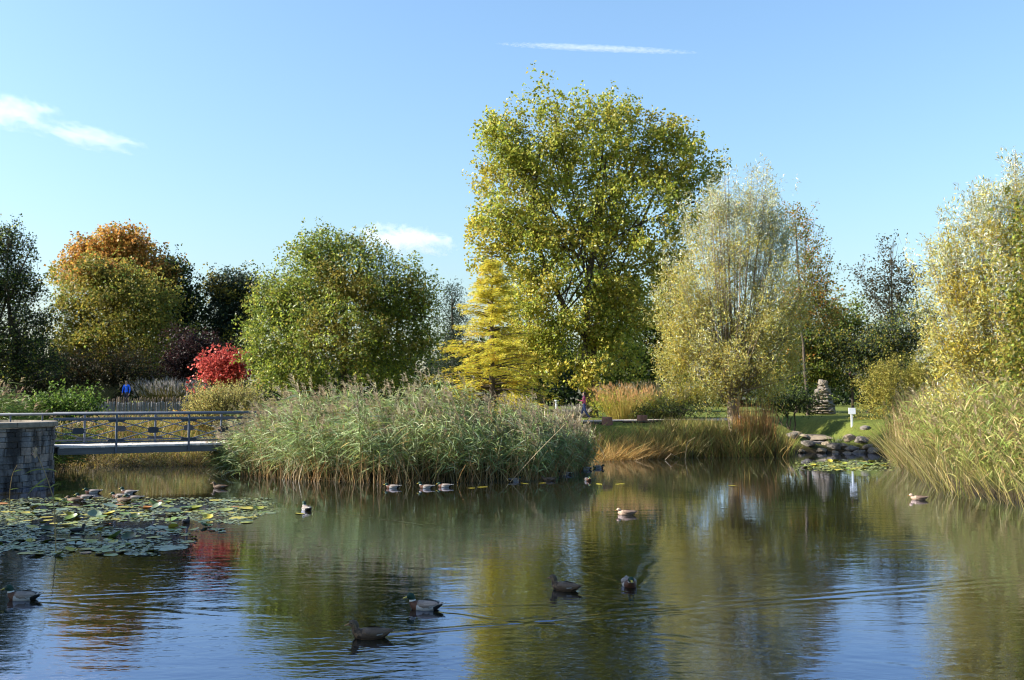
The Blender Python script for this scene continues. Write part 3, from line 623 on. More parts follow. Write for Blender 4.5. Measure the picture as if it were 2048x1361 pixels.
    for i, q in enumerate(px):
        d = 118 + rng.uniform(-6, 10); lob.append((q, 742 + rng.uniform(-22, 10), 62, 60 + rng.uniform(-10, 16), d - 120))
        lob.append((q + 25, 790, 60, 34, d - 118))
    cs, rs = lobes_from(lob, 120, 0.6); cg = Geo()
    crown(cg, cs, rs, 52000, 14, 0.6, 0.46, G_DARK + G_MID[2:], jit=0.6, twig=1.2, inner=0.1, branch=4, bsize=1.4)
    tag(cg.obj('distant_wood', LEAF, origin=(0, 120, 2)), 'dark band of distant trees beyond the park', 'woodland', kind='stuff')
plant_trees()

# ------------------------------------------------------------------ reeds, rushes, grasses
def reed_bed(name, label, pts, h, cols, plume=0.6, lean=(0, 0), nleaf=10, leafL=0.45, leafW=0.028, dry=0.25, stemcol=((0.24, 0.18, 0.07), (0.14, 0.14, 0.04), (0.30, 0.24, 0.12)), wind=(0, 0), messy=0.10,
             plumecol=((0.32, 0.26, 0.16), (0.40, 0.33, 0.21), (0.25, 0.20, 0.12)), leaf_from=0.34, edge=None, hang=(0.0, 0.85), sag=(0.25, 0.75)):
    """phragmites: stems with arching leaves and feathery heads"""
    n = len(pts); g = Geo()
    z = np.maximum(ground_z(pts[:, 0], pts[:, 1]), -0.35)
    p = np.stack([pts[:, 0], pts[:, 1], z], 1)
    H = (h if np.isscalar(h) else np.interp(1024 + FPX * pts[:, 0] / pts[:, 1], *h)) * rng.uniform(0.68, 1.18, n) * (1 + 0.12 * vnoise(p, 1.1)) - 0.75 * np.maximum(z - 0.1, 0) * (0 if np.isscalar(h) else 1)
    d = np.stack([rng.normal(lean[0], messy, n), rng.normal(lean[1], messy, n), np.ones(n)], 1)
    if edge is not None: d[:, :2] += edge
    bend = np.stack([rng.normal(wind[0], 0.06, n), rng.normal(wind[1], 0.06, n), np.full(n, -0.03)], 1)
    d = unit(d)
    # stems as thin three-sided rods
    t = np.linspace(0, 1, 5)
    P = p[:, None] + H[:, None, None] * (d[:, None] * t[None, :, None] + bend[:, None] * (t ** 2)[None, :, None])
    V, F = tubes(P, np.linspace(0.0065, 0.003, 5)[None].repeat(n, 0), 3); g.add(V, F, np.repeat(palette(n, stemcol), 12, 0))
    # leaves
    s = rng.uniform(leaf_from, 0.93, (n, nleaf)) 
    q = p[:, None] + H[:, None, None] * (d[:, None] * s[..., None] + bend[:, None] * (s ** 2)[..., None]); q = q.reshape(-1, 3)
    m = len(q); az = rng.uniform(0, 2 * np.pi, m)
    ld = unit(np.stack([np.cos(az) * 0.55 + wind[0] * 2.2, np.sin(az) * 0.55 + wind[1] * 2.2, rng.uniform(*hang, m)], 1))
    lb = np.stack([np.cos(az) * 0.1 + wind[0] * 1.6, np.sin(az) * 0.1 + wind[1] * 1.6, -rng.uniform(*sag, m)], 1)
    V, F, k = ribbons(q, ld, leafL * rng.uniform(0.6, 1.3, m), leafW * rng.uniform(0.7, 1.25, m), lb, (0.5, 1.0, 0.75, 0.05))
    col = palette(m, cols); dr = (rng.random(m) < dry * (1.5 - s.ravel()))
    col[dr] = palette(int(dr.sum()), [(0.30, 0.23, 0.10), (0.36, 0.26, 0.09), (0.22, 0.16, 0.07)])
    g.add(V, F, np.repeat(col, k, 0))
    # feathery heads
    k_ = rng.random(n) < plume; tip = P[k_, -1]; td = unit(P[k_, -1] - P[k_, -2]); nn = len(tip); w_ = 11
    u = rng.random((nn, w_))
    q = tip[:, None] + td[:, None] * (u[..., None] * 0.32 - 0.04); q = q.reshape(-1, 3); m = len(q)
    fd = unit(np.repeat(td, w_, 0) * 0.9 + rdir(m) * 0.55 + np.array((wind[0] * 2, wind[1] * 2, 0)))
    V, F, k = ribbons(q, fd, rng.uniform(0.10, 0.24, m), 0.026, np.stack([np.full(m, wind[0] * 1.5), np.full(m, wind[1] * 1.5), -rng.uniform(0.1, 0.5, m)], 1), (0.6, 1.0, 0.2))
    g.add(V, F, np.repeat(np.repeat(palette(nn, plumecol), w_, 0), k, 0))
    return tag(g.obj(name, STRAW, origin=(*pts.mean(0), 0.0)), label, 'reeds', kind='stuff')
def blades(name, label, cat, pts, h, W, cols, lean=0.25, bend=0.35, wts=None, zadd=0.0, prof=(0.8, 1.0, 0.7, 0.08), kind='stuff', parent=None, dirx=None, hvar=(0.6, 1.2)):
    n = len(pts); g = Geo(); z = np.maximum(ground_z(pts[:, 0], pts[:, 1]), -0.2) + zadd
    p = np.stack([pts[:, 0], pts[:, 1], z], 1); a = rng.uniform(0, 2 * np.pi, n)
    d = np.stack([np.cos(a) * lean * rng.random(n), np.sin(a) * lean * rng.random(n), np.ones(n)], 1)
    if dirx is not None: d += dirx
    d = unit(d); b = np.stack([np.cos(a) * bend * rng.random(n), np.sin(a) * bend * rng.random(n), -0.5 * bend * rng.random(n)], 1)
    V, F, k = ribbons(p, d, h * rng.uniform(*hvar, n), W * rng.uniform(0.7, 1.3, n), b, prof)
    bc = palette(n, cols, wts) * (1 + 0.35 * vnoise(p * np.array((1, 1, 0)), 1.1, 1)).clip(0.45, 1.7)[:, None]
    g.add(V, F, np.repeat(bc, k, 0))
    o = g.obj(name, STRAW, parent, origin=None if parent is not None else (*pts.mean(0), 0.0))
    return tag(o, label, cat, kind=kind) if parent is None else o
def strip_pts(line, n, depth, back=(0, 1), pw=1.0):
    """n random places along a polyline of (x, y), up to depth metres behind it"""
    L_ = np.array(line, float); seg = np.linalg.norm(np.diff(L_, axis=0), axis=1); cum = np.r_[0, np.cumsum(seg)]
    s = rng.random(n) * cum[-1]; x = np.interp(s, cum, L_[:, 0]); y = np.interp(s, cum, L_[:, 1])
    r = rng.random(n) ** pw * depth
    return np.stack([x + back[0] * r + rng.normal(0, .1, n), y + back[1] * r + rng.normal(0, .1, n)], 1)
def clump(name, label, px, d, hgt, spread, n, cols, W=0.02, plume=None, wts=None, cat='ornamental grass', out=0.45):
    """fountain shaped ornamental grass"""
    x = xat(px, d); z = gz(x, d); root = empty(name, (x, d, z), label, cat)
    a = rng.uniform(0, 2 * np.pi, n); r = np.sqrt(rng.random(n)) * spread
    p = np.stack([x + np.cos(a) * r, d + np.sin(a) * r * 0.8, np.full(n, z - 0.03)], 1)
    dd = unit(np.stack([np.cos(a) * out * r / spread + rng.normal(0, .08, n), np.sin(a) * out * r / spread + rng.normal(0, .08, n), np.ones(n)], 1))
    b = np.stack([np.cos(a) * 0.2, np.sin(a) * 0.2, -0.22 * rng.random(n)], 1) * rng.random((n, 1))
    g = Geo(); Hh = hgt * rng.uniform(0.6, 1.1, n)
    V, F, k = ribbons(p, dd, Hh, W, b, (0.8, 1, 0.7, 0.1)); g.add(V, F, np.repeat(palette(n, cols, wts), k, 0)); tag(g.obj('blades', STRAW, root), kind='stuff')
    if plume is not None:
        kk = rng.random(n) < 0.5; tip = (p + (dd + b) * Hh[:, None])[kk]; m = len(tip) * 4; q = np.repeat(tip, 4, 0)
        g = Geo(); V, F, k = ribbons(q - np.array((0, 0, .12)), unit(np.repeat(dd[kk], 4, 0) + rdir(m) * 0.35), rng.uniform(0.15, 0.38, m), 0.018, rdir(m) * 0.1, (0.6, 1, 0.2))
        g.add(V, F, np.repeat(palette(m, plume), k, 0)); tag(g.obj('seed_heads', STRAW, root), kind='stuff')
    return root

def plant_reeds():
    GR = [(0.24, 0.33, 0.12), (0.32, 0.39, 0.18), (0.18, 0.26, 0.08), (0.29, 0.33, 0.09), (0.40, 0.45, 0.26)]
    # the big reed bed on the point, from the bridge to the open water
    front = [on_water(455, 948)[:2], on_water(600, 962)[:2], on_water(760, 968)[:2], on_water(920, 966)[:2], on_water(1060, 962)[:2], on_water(1120, 952)[:2], on_water(1165, 938)[:2]]
    pts = strip_pts(front, 2400, 3.4, (-0.02, 1), 0.8)
    xr = (pts[:, 0] - pts[:, 0].min()) / np.ptp(pts[:, 0]); fr = np.exp(-((pts[:, 1] - np.interp(pts[:, 0], [q[0] for q in front], [q[1] for q in front])) / 0.9) ** 2)
    edge = np.stack([-0.55 * np.exp(-xr / 0.08) + 0.40 * np.exp(-(1 - xr) / 0.10), -0.12 * fr], 1)
    reed_bed('reed_bed', 'large grey-green reed bed with buff plumes beside the footbridge', pts, ([430, 470, 520, 600, 700, 850, 950, 1050, 1120, 1190], [1.4, 1.7, 2.05, 2.65, 3.0, 3.0, 2.8, 2.5, 2.1, 1.5]), GR, 0.7, wind=(-0.10, -0.03), nleaf=19, leafL=0.55, leafW=0.031, dry=0.14, messy=0.085, edge=edge, hang=(-0.4, 1.3), sag=(0.15, 0.6), leaf_from=0.38)
    # bare brown stalks at the foot of the bed, some broken over the water
    q = strip_pts(front, 800, 0.8, (0, 1)); blades('dry_reed_stalks', 'bare straw-coloured stalks at the foot of the large reed bed', 'reeds', q - np.array((0, 0.25)), 1.5, 0.016,
           [(0.33, 0.23, 0.10), (0.38, 0.29, 0.16), (0.28, 0.15, 0.05)], lean=0.55, bend=0.25, prof=(1, 1, .9, .6))
    # bulrushes below the pollard willow
    line = [(xat(1165, 50), 50.0), (xat(1290, 51.6), 51.6), (xat(1450, 52.4), 52.4), (xat(1588, 52.8), 52.8)]
    BR = [(0.24, 0.22, 0.055), (0.30, 0.23, 0.06), (0.36, 0.21, 0.055), (0.18, 0.19, 0.045), (0.42, 0.31, 0.11), (0.11, 0.09, 0.035), (0.24, 0.28, 0.065)]
    pts = strip_pts(line, 4200, 1.9, (0, 1))
    blades('bulrush_bed', 'rust and olive bulrushes along the bank below the pollard willow', 'rushes', pts, 1.65, 0.028, BR, lean=0.5, bend=0.5, hvar=(0.3, 1.2))
    pts = strip_pts([on_water(1180, 925)[:2], on_water(1330, 917)[:2]], 900, 1.2)
    pts = pts[:600]; blades('bent_rushes', 'collapsed orange rushes leaning right near the reed bed', 'rushes', pts, 1.5, 0.018, [(0.40, 0.22, 0.06), (0.46, 0.31, 0.11), (0.30, 0.18, 0.05)], lean=0.9, bend=0.6, dirx=np.array((0.4, -0.1, 0)))
    pts = strip_pts([(xat(1480, 53.4), 53.4), (xat(1555, 53.6), 53.6)], 420, 1.2)
    blades('orange_sedge', 'tall orange sedge around the pollard willow trunk', 'sedge', pts, 2.3, 0.024, [(0.40, 0.20, 0.06), (0.48, 0.30, 0.13), (0.30, 0.16, 0.06)], lean=0.22, bend=0.15)
    pts = strip_pts([(xat(1330, 55), 55.0), (xat(1470, 54.5), 54.5)], 1500, 2.2)
    blades('meadow_grass', 'rough yellow-green grass in front of the path', 'grass', pts, 0.5, 0.02, [(0.20, 0.19, 0.05), (0.16, 0.18, 0.04), (0.27, 0.2, 0.07)], lean=0.6, bend=0.5)
    # reeds on the right
    front = [(20.6, 54.5), (18.6, 46.0), (16.0, 37.0), (14.3, 31.5), (14.9, 26.6), (16.2, 22)]
    pts = strip_pts(front, 2700, 4.4, (1, 0.25), 0.9)
    RY = [(0.30, 0.33, 0.08), (0.24, 0.31, 0.07), (0.36, 0.36, 0.11), (0.18, 0.24, 0.055), (0.38, 0.31, 0.13)]
    reed_bed('reed_bank', 'yellow-green reed bank growing out over the water below the silver willow', pts, 2.3, RY, 0.3, lean=(-0.05, -0.03), nleaf=14, leafL=0.52, leafW=0.030, dry=0.28, wind=(-0.03, -0.02), messy=0.22, hang=(0.3, 1.3), sag=(0.05, 0.45),
             plumecol=((0.36, 0.28, 0.16), (0.42, 0.34, 0.21), (0.28, 0.22, 0.12)))
    q = strip_pts([(20.2, 54), (17.6, 46.0), (15.2, 37.0), (13.6, 31.5), (14.4, 26.6), (15.4, 23)], 700, 1.0, (1, 0.2))
    blades('leaning_reed_stalks', 'pale stalks leaning out over the water from the reed bank', 'reeds', q, 2.1, 0.016, [(0.42, 0.34, 0.16), (0.36, 0.30, 0.10), (0.30, 0.28, 0.08)], lean=0.4, bend=0.3, dirx=np.array((-0.5, -0.15, 0)), prof=(1, 1, .9, .5))
    q = strip_pts([(20.6, 55.0), (19.0, 48.5)], 620, 1.6, (1, 0.2))
    blades('cattail_stand', 'buff cattail blades at the far end of the reed bank', 'rushes', q, 2.6, 0.035, [(0.42, 0.30, 0.18), (0.36, 0.27, 0.12), (0.28, 0.14, 0.08), (0.2, 0.2, 0.06)], lean=0.2, bend=0.12)
    # reeds behind the pier, with big soft heads
    pts = np.stack([xat(1, 1) * 0 + rng.uniform(-25, -18.8, 420), rng.uniform(41.5, 44.5, 420)], 1)
    reed_bed('pier_reeds', 'fresh green reeds with silky tan heads behind the stone pier', pts, 2.15, [(0.09, 0.16, 0.025), (0.12, 0.19, 0.03), (0.15, 0.19, 0.05)], 0.22, wind=(0.14, 0), lean=(0.08, 0), nleaf=12, leafL=0.5, leafW=0.036, dry=0.05,
             plumecol=((0.34, 0.24, 0.14), (0.42, 0.31, 0.2)))
    # grass behind and beneath the bridge
    pts = np.stack([rng.uniform(-22.5, -11.5, 5200), rng.uniform(45.6, 51.5, 5200)], 1); sd = shore_sd(pts[:, 0], pts[:, 1]); pts = pts[sd > -0.5]
    blades('bank_grass', 'tall yellow and rust grass on the bank seen through the bridge railing', 'grass', pts, 0.85, 0.022, [(0.27, 0.22, 0.05), (0.22, 0.21, 0.045), (0.32, 0.20, 0.06), (0.16, 0.17, 0.035), (0.26, 0.14, 0.05)], lean=0.5, bend=0.5)
    pts = np.stack([rng.uniform(-21, -13.0, 1100), rng.uniform(45.4, 46.8, 1100)], 1)
    blades('hanging_grass', 'straw grass drooping into the water under the footbridge', 'grass', pts, 1.0, 0.018, [(0.34, 0.26, 0.10), (0.38, 0.29, 0.06), (0.26, 0.18, 0.09)], lean=0.8, bend=0.8, dirx=np.array((0, -0.5, 0)))
    # ornamental grasses
    clump('orange_grass', 'tall orange ornamental grass glowing beside the path', 1247, 61.8, 2.1, 1.0, 900, [(0.50, 0.42, 0.12), (0.54, 0.40, 0.12), (0.46, 0.40, 0.10)], plume=[(0.52, 0.32, 0.14), (0.50, 0.27, 0.11)], W=0.016)
    clump('green_grass', 'tall grey-green ornamental grass next to the orange one', 1318, 63.2, 2.3, 1.4, 1200, [(0.17, 0.18, 0.06), (0.21, 0.20, 0.07), (0.14, 0.16, 0.05)], plume=[(0.23, 0.20, 0.10), (0.27, 0.22, 0.13)])
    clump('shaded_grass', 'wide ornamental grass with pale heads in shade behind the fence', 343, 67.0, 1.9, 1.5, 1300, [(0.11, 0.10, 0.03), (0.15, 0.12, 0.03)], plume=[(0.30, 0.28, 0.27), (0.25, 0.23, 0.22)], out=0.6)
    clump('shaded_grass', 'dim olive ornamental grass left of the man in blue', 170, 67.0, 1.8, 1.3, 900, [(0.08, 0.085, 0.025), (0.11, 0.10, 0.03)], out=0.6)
    clump('pale_seedhead_plant', 'pale dried seedhead plant next to the poplar trunk', 1147, 60.5, 0.95, 0.35, 260, [(0.30, 0.27, 0.2), (0.2, 0.19, 0.12)], plume=[(0.5, 0.46, 0.4), (0.4, 0.36, 0.3)], cat='plant', out=0.7)
    clump('stream_tuft', 'single green tuft growing among the stream stones', 1668, 57.6, 0.8, 0.22, 120, [(0.14, 0.2, 0.05), (0.2, 0.24, 0.08)], cat='plant', out=0.6)
plant_reeds()

# a few single stalks that can be picked out
def stalk(name, label, pts, r=0.008, col=(0.36, 0.27, 0.14), leaf=None, head=None, cat='reed'):
    P = np.array(pts, float); n = 9; t = np.linspace(0, len(P) - 1, n); i = np.minimum(t.astype(int), len(P) - 2); f = (t - i)[:, None]
    Q = P[i] * (1 - f) + P[i + 1] * f
    root = empty(name, tuple(P[0]), label, cat)
    g = Geo(); V, F = tubes(Q[None], np.linspace(r, r * 0.6, n)[None], 5); g.add(V, F, col); g.obj('stem', STRAW, root)
    for (s, dx, dz, L) in (leaf or []):
        j = min(int(s * (n - 1)), n - 2); p = Q[j][None]
        g = Geo(); V, F, k = ribbons(p, unit(np.array([[dx, -0.1, dz]])), L, 0.028, np.array([[0, 0, -0.35]]), (0.5, 1, .8, .05), side=np.array([[0, 1., 0.3]])); g.add(V, F, palette(k, [(0.20, 0.24, 0.07)])); g.obj('leaf', STRAW, root)
    if head:
        m = 40; g = Geo(); V, F, k = ribbons(np.repeat(Q[-1:], m, 0) + rng.normal(0, .01, (m, 3)) - np.array((0, 0, .1)) * rng.random((m, 1)), unit(np.array((-.2, 0, 1.)) + rdir(m) * .4), 0.14, 0.014, rdir(m) * .1, (.6, 1, .2)); g.add(V, F, palette(m * k, [(0.45, 0.36, 0.27)])); g.obj('plume', STRAW, root)
    return root
dl = 20.0
stalk('lone_reed', 'tall lone reed stem with a small plume standing in the lily pads', [on_water(112, 1105), at(108, 1000, dl - .1), at(92, 950, dl - .2), at(72, 905, dl - .3)], 0.011, leaf=[(0.55, -1, 0.3, .42), (0.62, 1, 0.7, .3), (0.7, -1, -0.5, .4), (0.8, 1, 0.15, .32), (0.45, 1, .6, .2), (.75, -1, .1, .35)], head=True)
stalk('short_reed', 'short thin reed with two leaves close to the stone pier', [on_water(20, 1030), at(19, 985, 26), at(24, 950, 26), at(34, 930, 26)], 0.009, leaf=[(0.4, 1, 0.5, .3), (0.85, 1, 0.6, .35)])
stalk('floating_stick', 'pale broken reed stalk lying across the lily pads', [on_water(-10, 1112) + (0, 0, .05), on_water(40, 1098) + (0, 0, .25), on_water(78, 1092) + (0, 0, .45)], 0.014, (0.42, 0.36, 0.24), cat='stick')
for i, (a, b, lab) in enumerate((((770, 962), (865, 890), 'long pale stalk slanting at the foot of the large reed bed'), ((690, 962), (620, 905), 'stalk leaning left at the foot of the large reed bed'), ((615, 955), (695, 963), 'stalk lying flat on the water before the large reed bed'),
                                 ((1020, 965), (1130, 850), 'long bare stalk slanting right across the end of the large reed bed'), ((960, 965), (915, 890), 'thin dark stalk slanting left in the large reed bed'))):
    p0 = on_water(*a); p1 = at(b[0], b[1], p0[1] - 0.15 if i != 2 else on_water(*b)[1])
    stalk('broken_reed_stalk', lab, [p0, (p0 + p1) / 2 + (0, 0, .05), p1 + (0, 0, .02)], 0.013, (0.42, 0.33, 0.18))
p0 = on_water(1370, 918)
stalk('broken_reed_stalk', 'bent reed stalk arching over the water by the bulrushes', [p0, at(1375, 885, p0[1]), at(1390, 875, p0[1])], 0.014, (0.40, 0.32, 0.2))
for a, b, c, lab in (((1330, 921), (1342, 908), (1360, 918), 'zigzag broken reed at the water edge by the bulrushes'), ((1375, 914), (1385, 903), (1395, 914), 'second zigzag broken reed further along the bulrushes')):
    p0 = on_water(*a); stalk('broken_reed_stalk', lab, [p0 + (0, 0, .02), at(b[0], b[1], p0[1]), on_water(*c) + (0, 0, .02)], 0.014, (0.45, 0.36, 0.24))

# ------------------------------------------------------------------ path, stumps, small park things
def path():
    cl = [at(1040, 842, 55.5), at(1120, 838, 57.5), at(1200, 838, 58.8), at(1300, 834, 60), at(1400, 831, 61.5), at(1465, 829, 63.0), at(1480, 826, 67), at(1470, 822, 73)]
    g = Geo(); P = np.array([(c[0], c[1]) for c in cl]); t = np.linspace(0, len(P) - 1, 60); i = np.minimum(t.astype(int), len(P) - 2); f = (t - i)[:, None]
    Q = P[i] * (1 - f) + P[i + 1] * f; w_ = 1.15
    rows = np.stack([np.stack([Q[:, 0], Q[:, 1] + o], 1) for o in np.linspace(-w_, w_, 7)], 1)
    Z = ground_z(rows[..., 0], rows[..., 1]) + 0.05; V = np.concatenate([rows, Z[..., None]], -1).reshape(-1, 3)
    j = (np.arange(59)[:, None] * 7 + np.arange(6)[None]).ravel(); g.add(V, np.stack([j, j + 7, j + 8, j + 1], 1))
    tag(g.obj('path', plain('path_gravel', (0.36, 0.32, 0.28), 0.95, 0.25, 3.0, 0.02), smooth=True), kind='structure')
path()
WOODRED = plain('stump_wood', (0.20, 0.10, 0.075), 0.85, 0.45, 7.0, 0.03, stretch=(3, 3, 0.7)); WOODTOP = plain('cut_wood', (0.36, 0.25, 0.17), 0.8, 0.3, 12.0, 0.01)
def stump(px, py, d, r, h, label):
    x = xat(px, d); z = gz(x, d); root = empty('tree_stump', (x, d, z), label, 'stump')
    g = Geo(); th = np.arange(14) / 14 * 2 * np.pi; rows = []
    for k, (zz, rr) in enumerate(((-.1, 1.25), (0.05, 1.12), (h * .5, 1.0), (h * .95, .96), (h, .9))):
        rr_ = r * rr * (1 + 0.07 * np.sin(th * 3 + 1 + px) + 0.04 * np.sin(th * 7)); rows.append(np.stack([x + rr_ * np.cos(th), d + rr_ * np.sin(th), np.full(14, z + zz)], 1))
    V = np.concatenate(rows); F = [(k * 14 + i, k * 14 + (i + 1) % 14, (k + 1) * 14 + (i + 1) % 14, (k + 1) * 14 + i) for k in range(4) for i in range(14)]
    g.add(V, F); g.obj('bark', WOODRED, root, smooth=True)
    bm = bmesh.new(); bm.faces.new([bm.verts.new(rows[-1][i] * (1, 1, 1) - np.array((x, d, z - 0.002))) for i in range(14)]); bm_obj('cut_face', bm, WOODTOP, root)
stump(1213, 838, 56.2, 0.30, 0.42, 'weathered red-brown tree stump nearest the walking woman'); stump(1283, 831, 57.6, 0.30, 0.42, 'red-brown tree stump further along the grass by the path')
def pole(name, label, a, b, r, m, cat):
    bm = bmesh.new(); a = Vector(a); b = Vector(b); cyl_bm(bm, (0, 0, 0), b - a, r, r * 0.9, 9); o = bm_obj(name, bm, m, smooth=False); o.location = a
    return tag(o, label, cat)
DARKWOOD = plain('dark_wood', (0.06, 0.045, 0.035), 0.85, 0.35, 10, 0.01); PALEWOOD = plain('pale_wood', (0.36, 0.31, 0.25), 0.85, 0.3, 10, 0.01, stretch=(4, 4, .5))
for (a, b, lab) in (((1245, 57.0), (1310, 57.4), 'dark edging pole lying between the two stumps'), ((1298, 57.8), (1340, 58.2), 'dark edging pole beyond the further stump'), ((1160, 55.8), (1203, 56.1), 'dark edging pole left of the nearest stump')):
    p = [(xat(q, d), d, gz(xat(q, d), d) + 0.07) for q, d in (a, b)]; pole('edging_pole', lab, p[0], p[1], 0.06, DARKWOOD, 'pole')
x = xat(1090, 61); 
for k, (dx, h) in enumerate(((0, .95), (0.16, 0.88))):
    pole('timber_post', ('left of two pale timber posts at the end of the reed bed', 'right of two pale timber posts at the end of the reed bed')[k], (x + dx, 61, gz(x, 61) - .1), (x + dx + .01, 61, gz(x, 61) + h), 0.06, PALEWOOD, 'post')
def bollard():
    d = 70.0; x = xat(1113, d); z = gz(x, d); root = empty('park_lamp', (x, d, z), 'small grey tapering bollard lamp in the shade of the trees', 'lamp')
    bm = bmesh.new(); cyl_bm(bm, (0, 0, -.05), (0, 0, 1.0), 0.05, 0.10, 12); bm_obj('post', bm, plain('lamp_grey', (0.42, 0.47, 0.55), 0.5, 0.1), root)
    bm = bmesh.new(); cyl_bm(bm, (0, 0, 1.0), (0, 0, 1.08), 0.17, 0.15, 14); bm_obj('cap', bm, plain('lamp_cap', (0.35, 0.4, 0.48), 0.5, 0.1), root)
bollard()
def log_bench():
    d = 66.0; a = xat(1098, d); b = xat(1140, d); z = gz(a, d); root = empty('log_bench', ((a + b) / 2, d, z), 'low log bench in the shade beside the poplar', 'bench')
    bm = bmesh.new(); box_bm(bm, (b - a, 0.42, 0.09), Matrix.Translation((0, 0, 0.42))); bmesh.ops.bevel(bm, geom=bm.edges[:], offset=0.02, segments=1); bm_obj('seat', bm, PALEWOOD, root)
    for s in (-1, 1):
        bm = bmesh.new(); cyl_bm(bm, (s * (b - a) * .36, 0, -.06), (s * (b - a) * .36, 0, .375), 0.15, 0.13, 12); bm_obj('leg', bm, DARKWOOD, root)
log_bench()
def sign():
    d = 60.5; x = xat(1702, d); z = gz(x, d) + 0.12; root = empty('white_sign', (x, d, z), 'small white sign board on a post on the sunny lawn', 'sign')
    WH = plain('white_paint', (0.78, 0.80, 0.82), 0.5, 0.06, 8)
    bm = bmesh.new(); box_bm(bm, (0.11, 0.07, 0.90), Matrix.Translation((0, 0.03, 0.13))); bmesh.ops.bevel(bm, geom=bm.edges[:], offset=0.01, segments=1); bm_obj('post', bm, WH, root)
    bm = bmesh.new(); box_bm(bm, (0.42, 0.035, 0.38), Matrix.Translation((0, -0.03, 0.78)) @ Matrix.Rotation(R(-8), 4, 'X')); bmesh.ops.bevel(bm, geom=bm.edges[:], offset=0.008, segments=1); bm_obj('board', bm, WH, root)
sign()
ROCK = plain('rock', (0.20, 0.16, 0.115), 0.9, 0.35, 3.0, 0.05); ROCKG = plain('rock_grey', (0.16, 0.14, 0.12), 0.9, 0.35, 3.5, 0.05)
def rock_mesh(seed, flat=0.7):
    r = np.random.default_rng(seed); bm = bmesh.new(); bmesh.ops.create_icosphere(bm, subdivisions=3, radius=1.0)
    k = r.normal(size=(5, 3)); ph = r.uniform(0, 6, 5); pl = unit(r.normal(size=(9, 3))); pd = r.uniform(0.72, 0.98, 9); kk = r.normal(size=(6, 3)) * 6
    for v in bm.verts:
        c = np.array(v.co); c *= 1 + 0.10 * sum(np.sin(c @ k[i] * 1.6 + ph[i]) for i in range(5))
        for q, d in zip(pl, pd):
            e = c @ q
            if e > d: c -= q * (e - d) * 0.7
        c *= 1 + 0.018 * sum(np.sin(c @ kk[i] + ph[i % 5]) for i in range(6))
        v.co = Vector(c * np.array((1, 1, flat)))
    me = bpy.data.meshes.new('rock'); bm.to_mesh(me); bm.free()
    return me
ROCKS = [rock_mesh(s, f) for s, f in ((1, .7), (2, .55), (3, .8), (4, .6), (5, .5), (6, .75))]
for i, m_ in enumerate(ROCKS): m_.materials.append(ROCK if i % 2 else ROCKG)
def rocks():
    spec = [(1597, 856, 62.5, .42, 'flat-topped sandstone boulder at the top of the stream'), (1625, 868, 62.5, 1.0, 'long low slab on the lawn edge above the stream pool'), (1590, 862, 61.0, .45, None), (1605, 893, 58.4, .40, None),
            (1630, 893, 58.6, .26, None), (1650, 896, 58.0, .34, 'wide wet stone over which the stream spills'), (1612, 902, 57.2, .32, None), (1640, 905, 56.8, .3, None), (1664, 900, 57.4, .36, None), (1680, 897, 57.6, .42, None), (1700, 898, 57.2, .40, None),
            (1698, 884, 58.6, .42, 'tall grey stone beside the stream tuft'), (1720, 890, 58.0, .38, None), (1735, 896, 57.2, .34, None), (1715, 903, 56.5, .30, None), (1690, 906, 56.4, .26, None), (1728, 882, 59.2, .34, None), (1593, 885, 59.5, .36, None),
            (1585, 896, 57.8, .34, None), (1655, 882, 60.0, .26, None), (1676, 885, 59.6, .24, None), (1620, 884, 60.2, .22, None), (1706, 906, 56.2, .2, None), (1668, 907, 56.4, .22, None), (1745, 903, 56.2, .32, None), (1600, 906, 56.6, .2, None), (1580, 880, 60.5, .3, None)]
    for i, (px, py, d, r, lab) in enumerate(spec):
        o = bpy.data.objects.new('boulder', ROCKS[i % 6 if i else 5]); C.objects.link(o)
        x = xat(px, d); z = at(px, py, d)[2]; z = min(max(z, gz(x, d) - r * .1), gz(x, d) + r * .35)
        if lab is None: lab = '%s %s stone %s' % ('larger' if r >= .33 else 'small', 'grey' if i % 2 == 0 else 'tan', 'on the bulrush side of the stream mouth' if px < 1620 else ('in the middle of the stream mouth' if px < 1682 else 'on the reed bank side of the stream mouth'))
        o.location = (x, d, max(z, -0.05)); o.scale = (r * (1.5 if 'slab' in lab else 1.15), r, r * (0.45 if 'slab' in lab else 1.0)); o.rotation_euler = (0, 0, rng.uniform(0, 6))
        tag(o, lab, 'rock', 'stones where the stream enters the pond')
rocks()
def cairn():
    d = 78.0; x = xat(1645, d); z = gz(x, d); root = empty('stone_cairn', (x, d, z), 'bottle-shaped stacked stone cairn at the far end of the lawn', 'cairn')
    zz = 0.0; H = 2.5
    m = plain('cairn_stone', (0.26, 0.21, 0.19), 0.9, 0.4, 2.0, 0.05)
    while zz < H:
        f = zz / H; r = float(np.interp(f, [0, .25, .5, .72, .85, 1], [.84, .80, .68, .42, .36, .33])); h = rng.uniform(.15, .34); nst = max(4, int(2 * math.pi * r / rng.uniform(.4, .6)))
        a0 = rng.uniform(0, 6)
        for k in range(nst):
            a = a0 + k / nst * 2 * math.pi; o = bpy.data.objects.new('stone', ROCKS[rng.integers(6)]); C.objects.link(o); o.parent = root
            o.location = (math.cos(a) * r * rng.uniform(.62, .82), math.sin(a) * r * rng.uniform(.62, .82), zz + h / 2 + rng.normal(0, .03)); o.rotation_euler = (rng.normal(0, .12), rng.normal(0, .12), a); o.scale = (r * .42, math.pi * r / nst * rng.uniform(.9, 1.4), h * rng.uniform(.7, 1.15))
        zz += h
    bm = bmesh.new(); cyl_bm(bm, (0, 0, 0), (0, 0, H * .9), .55, .18, 12); bm_obj('core', bm, m, root)
cairn()
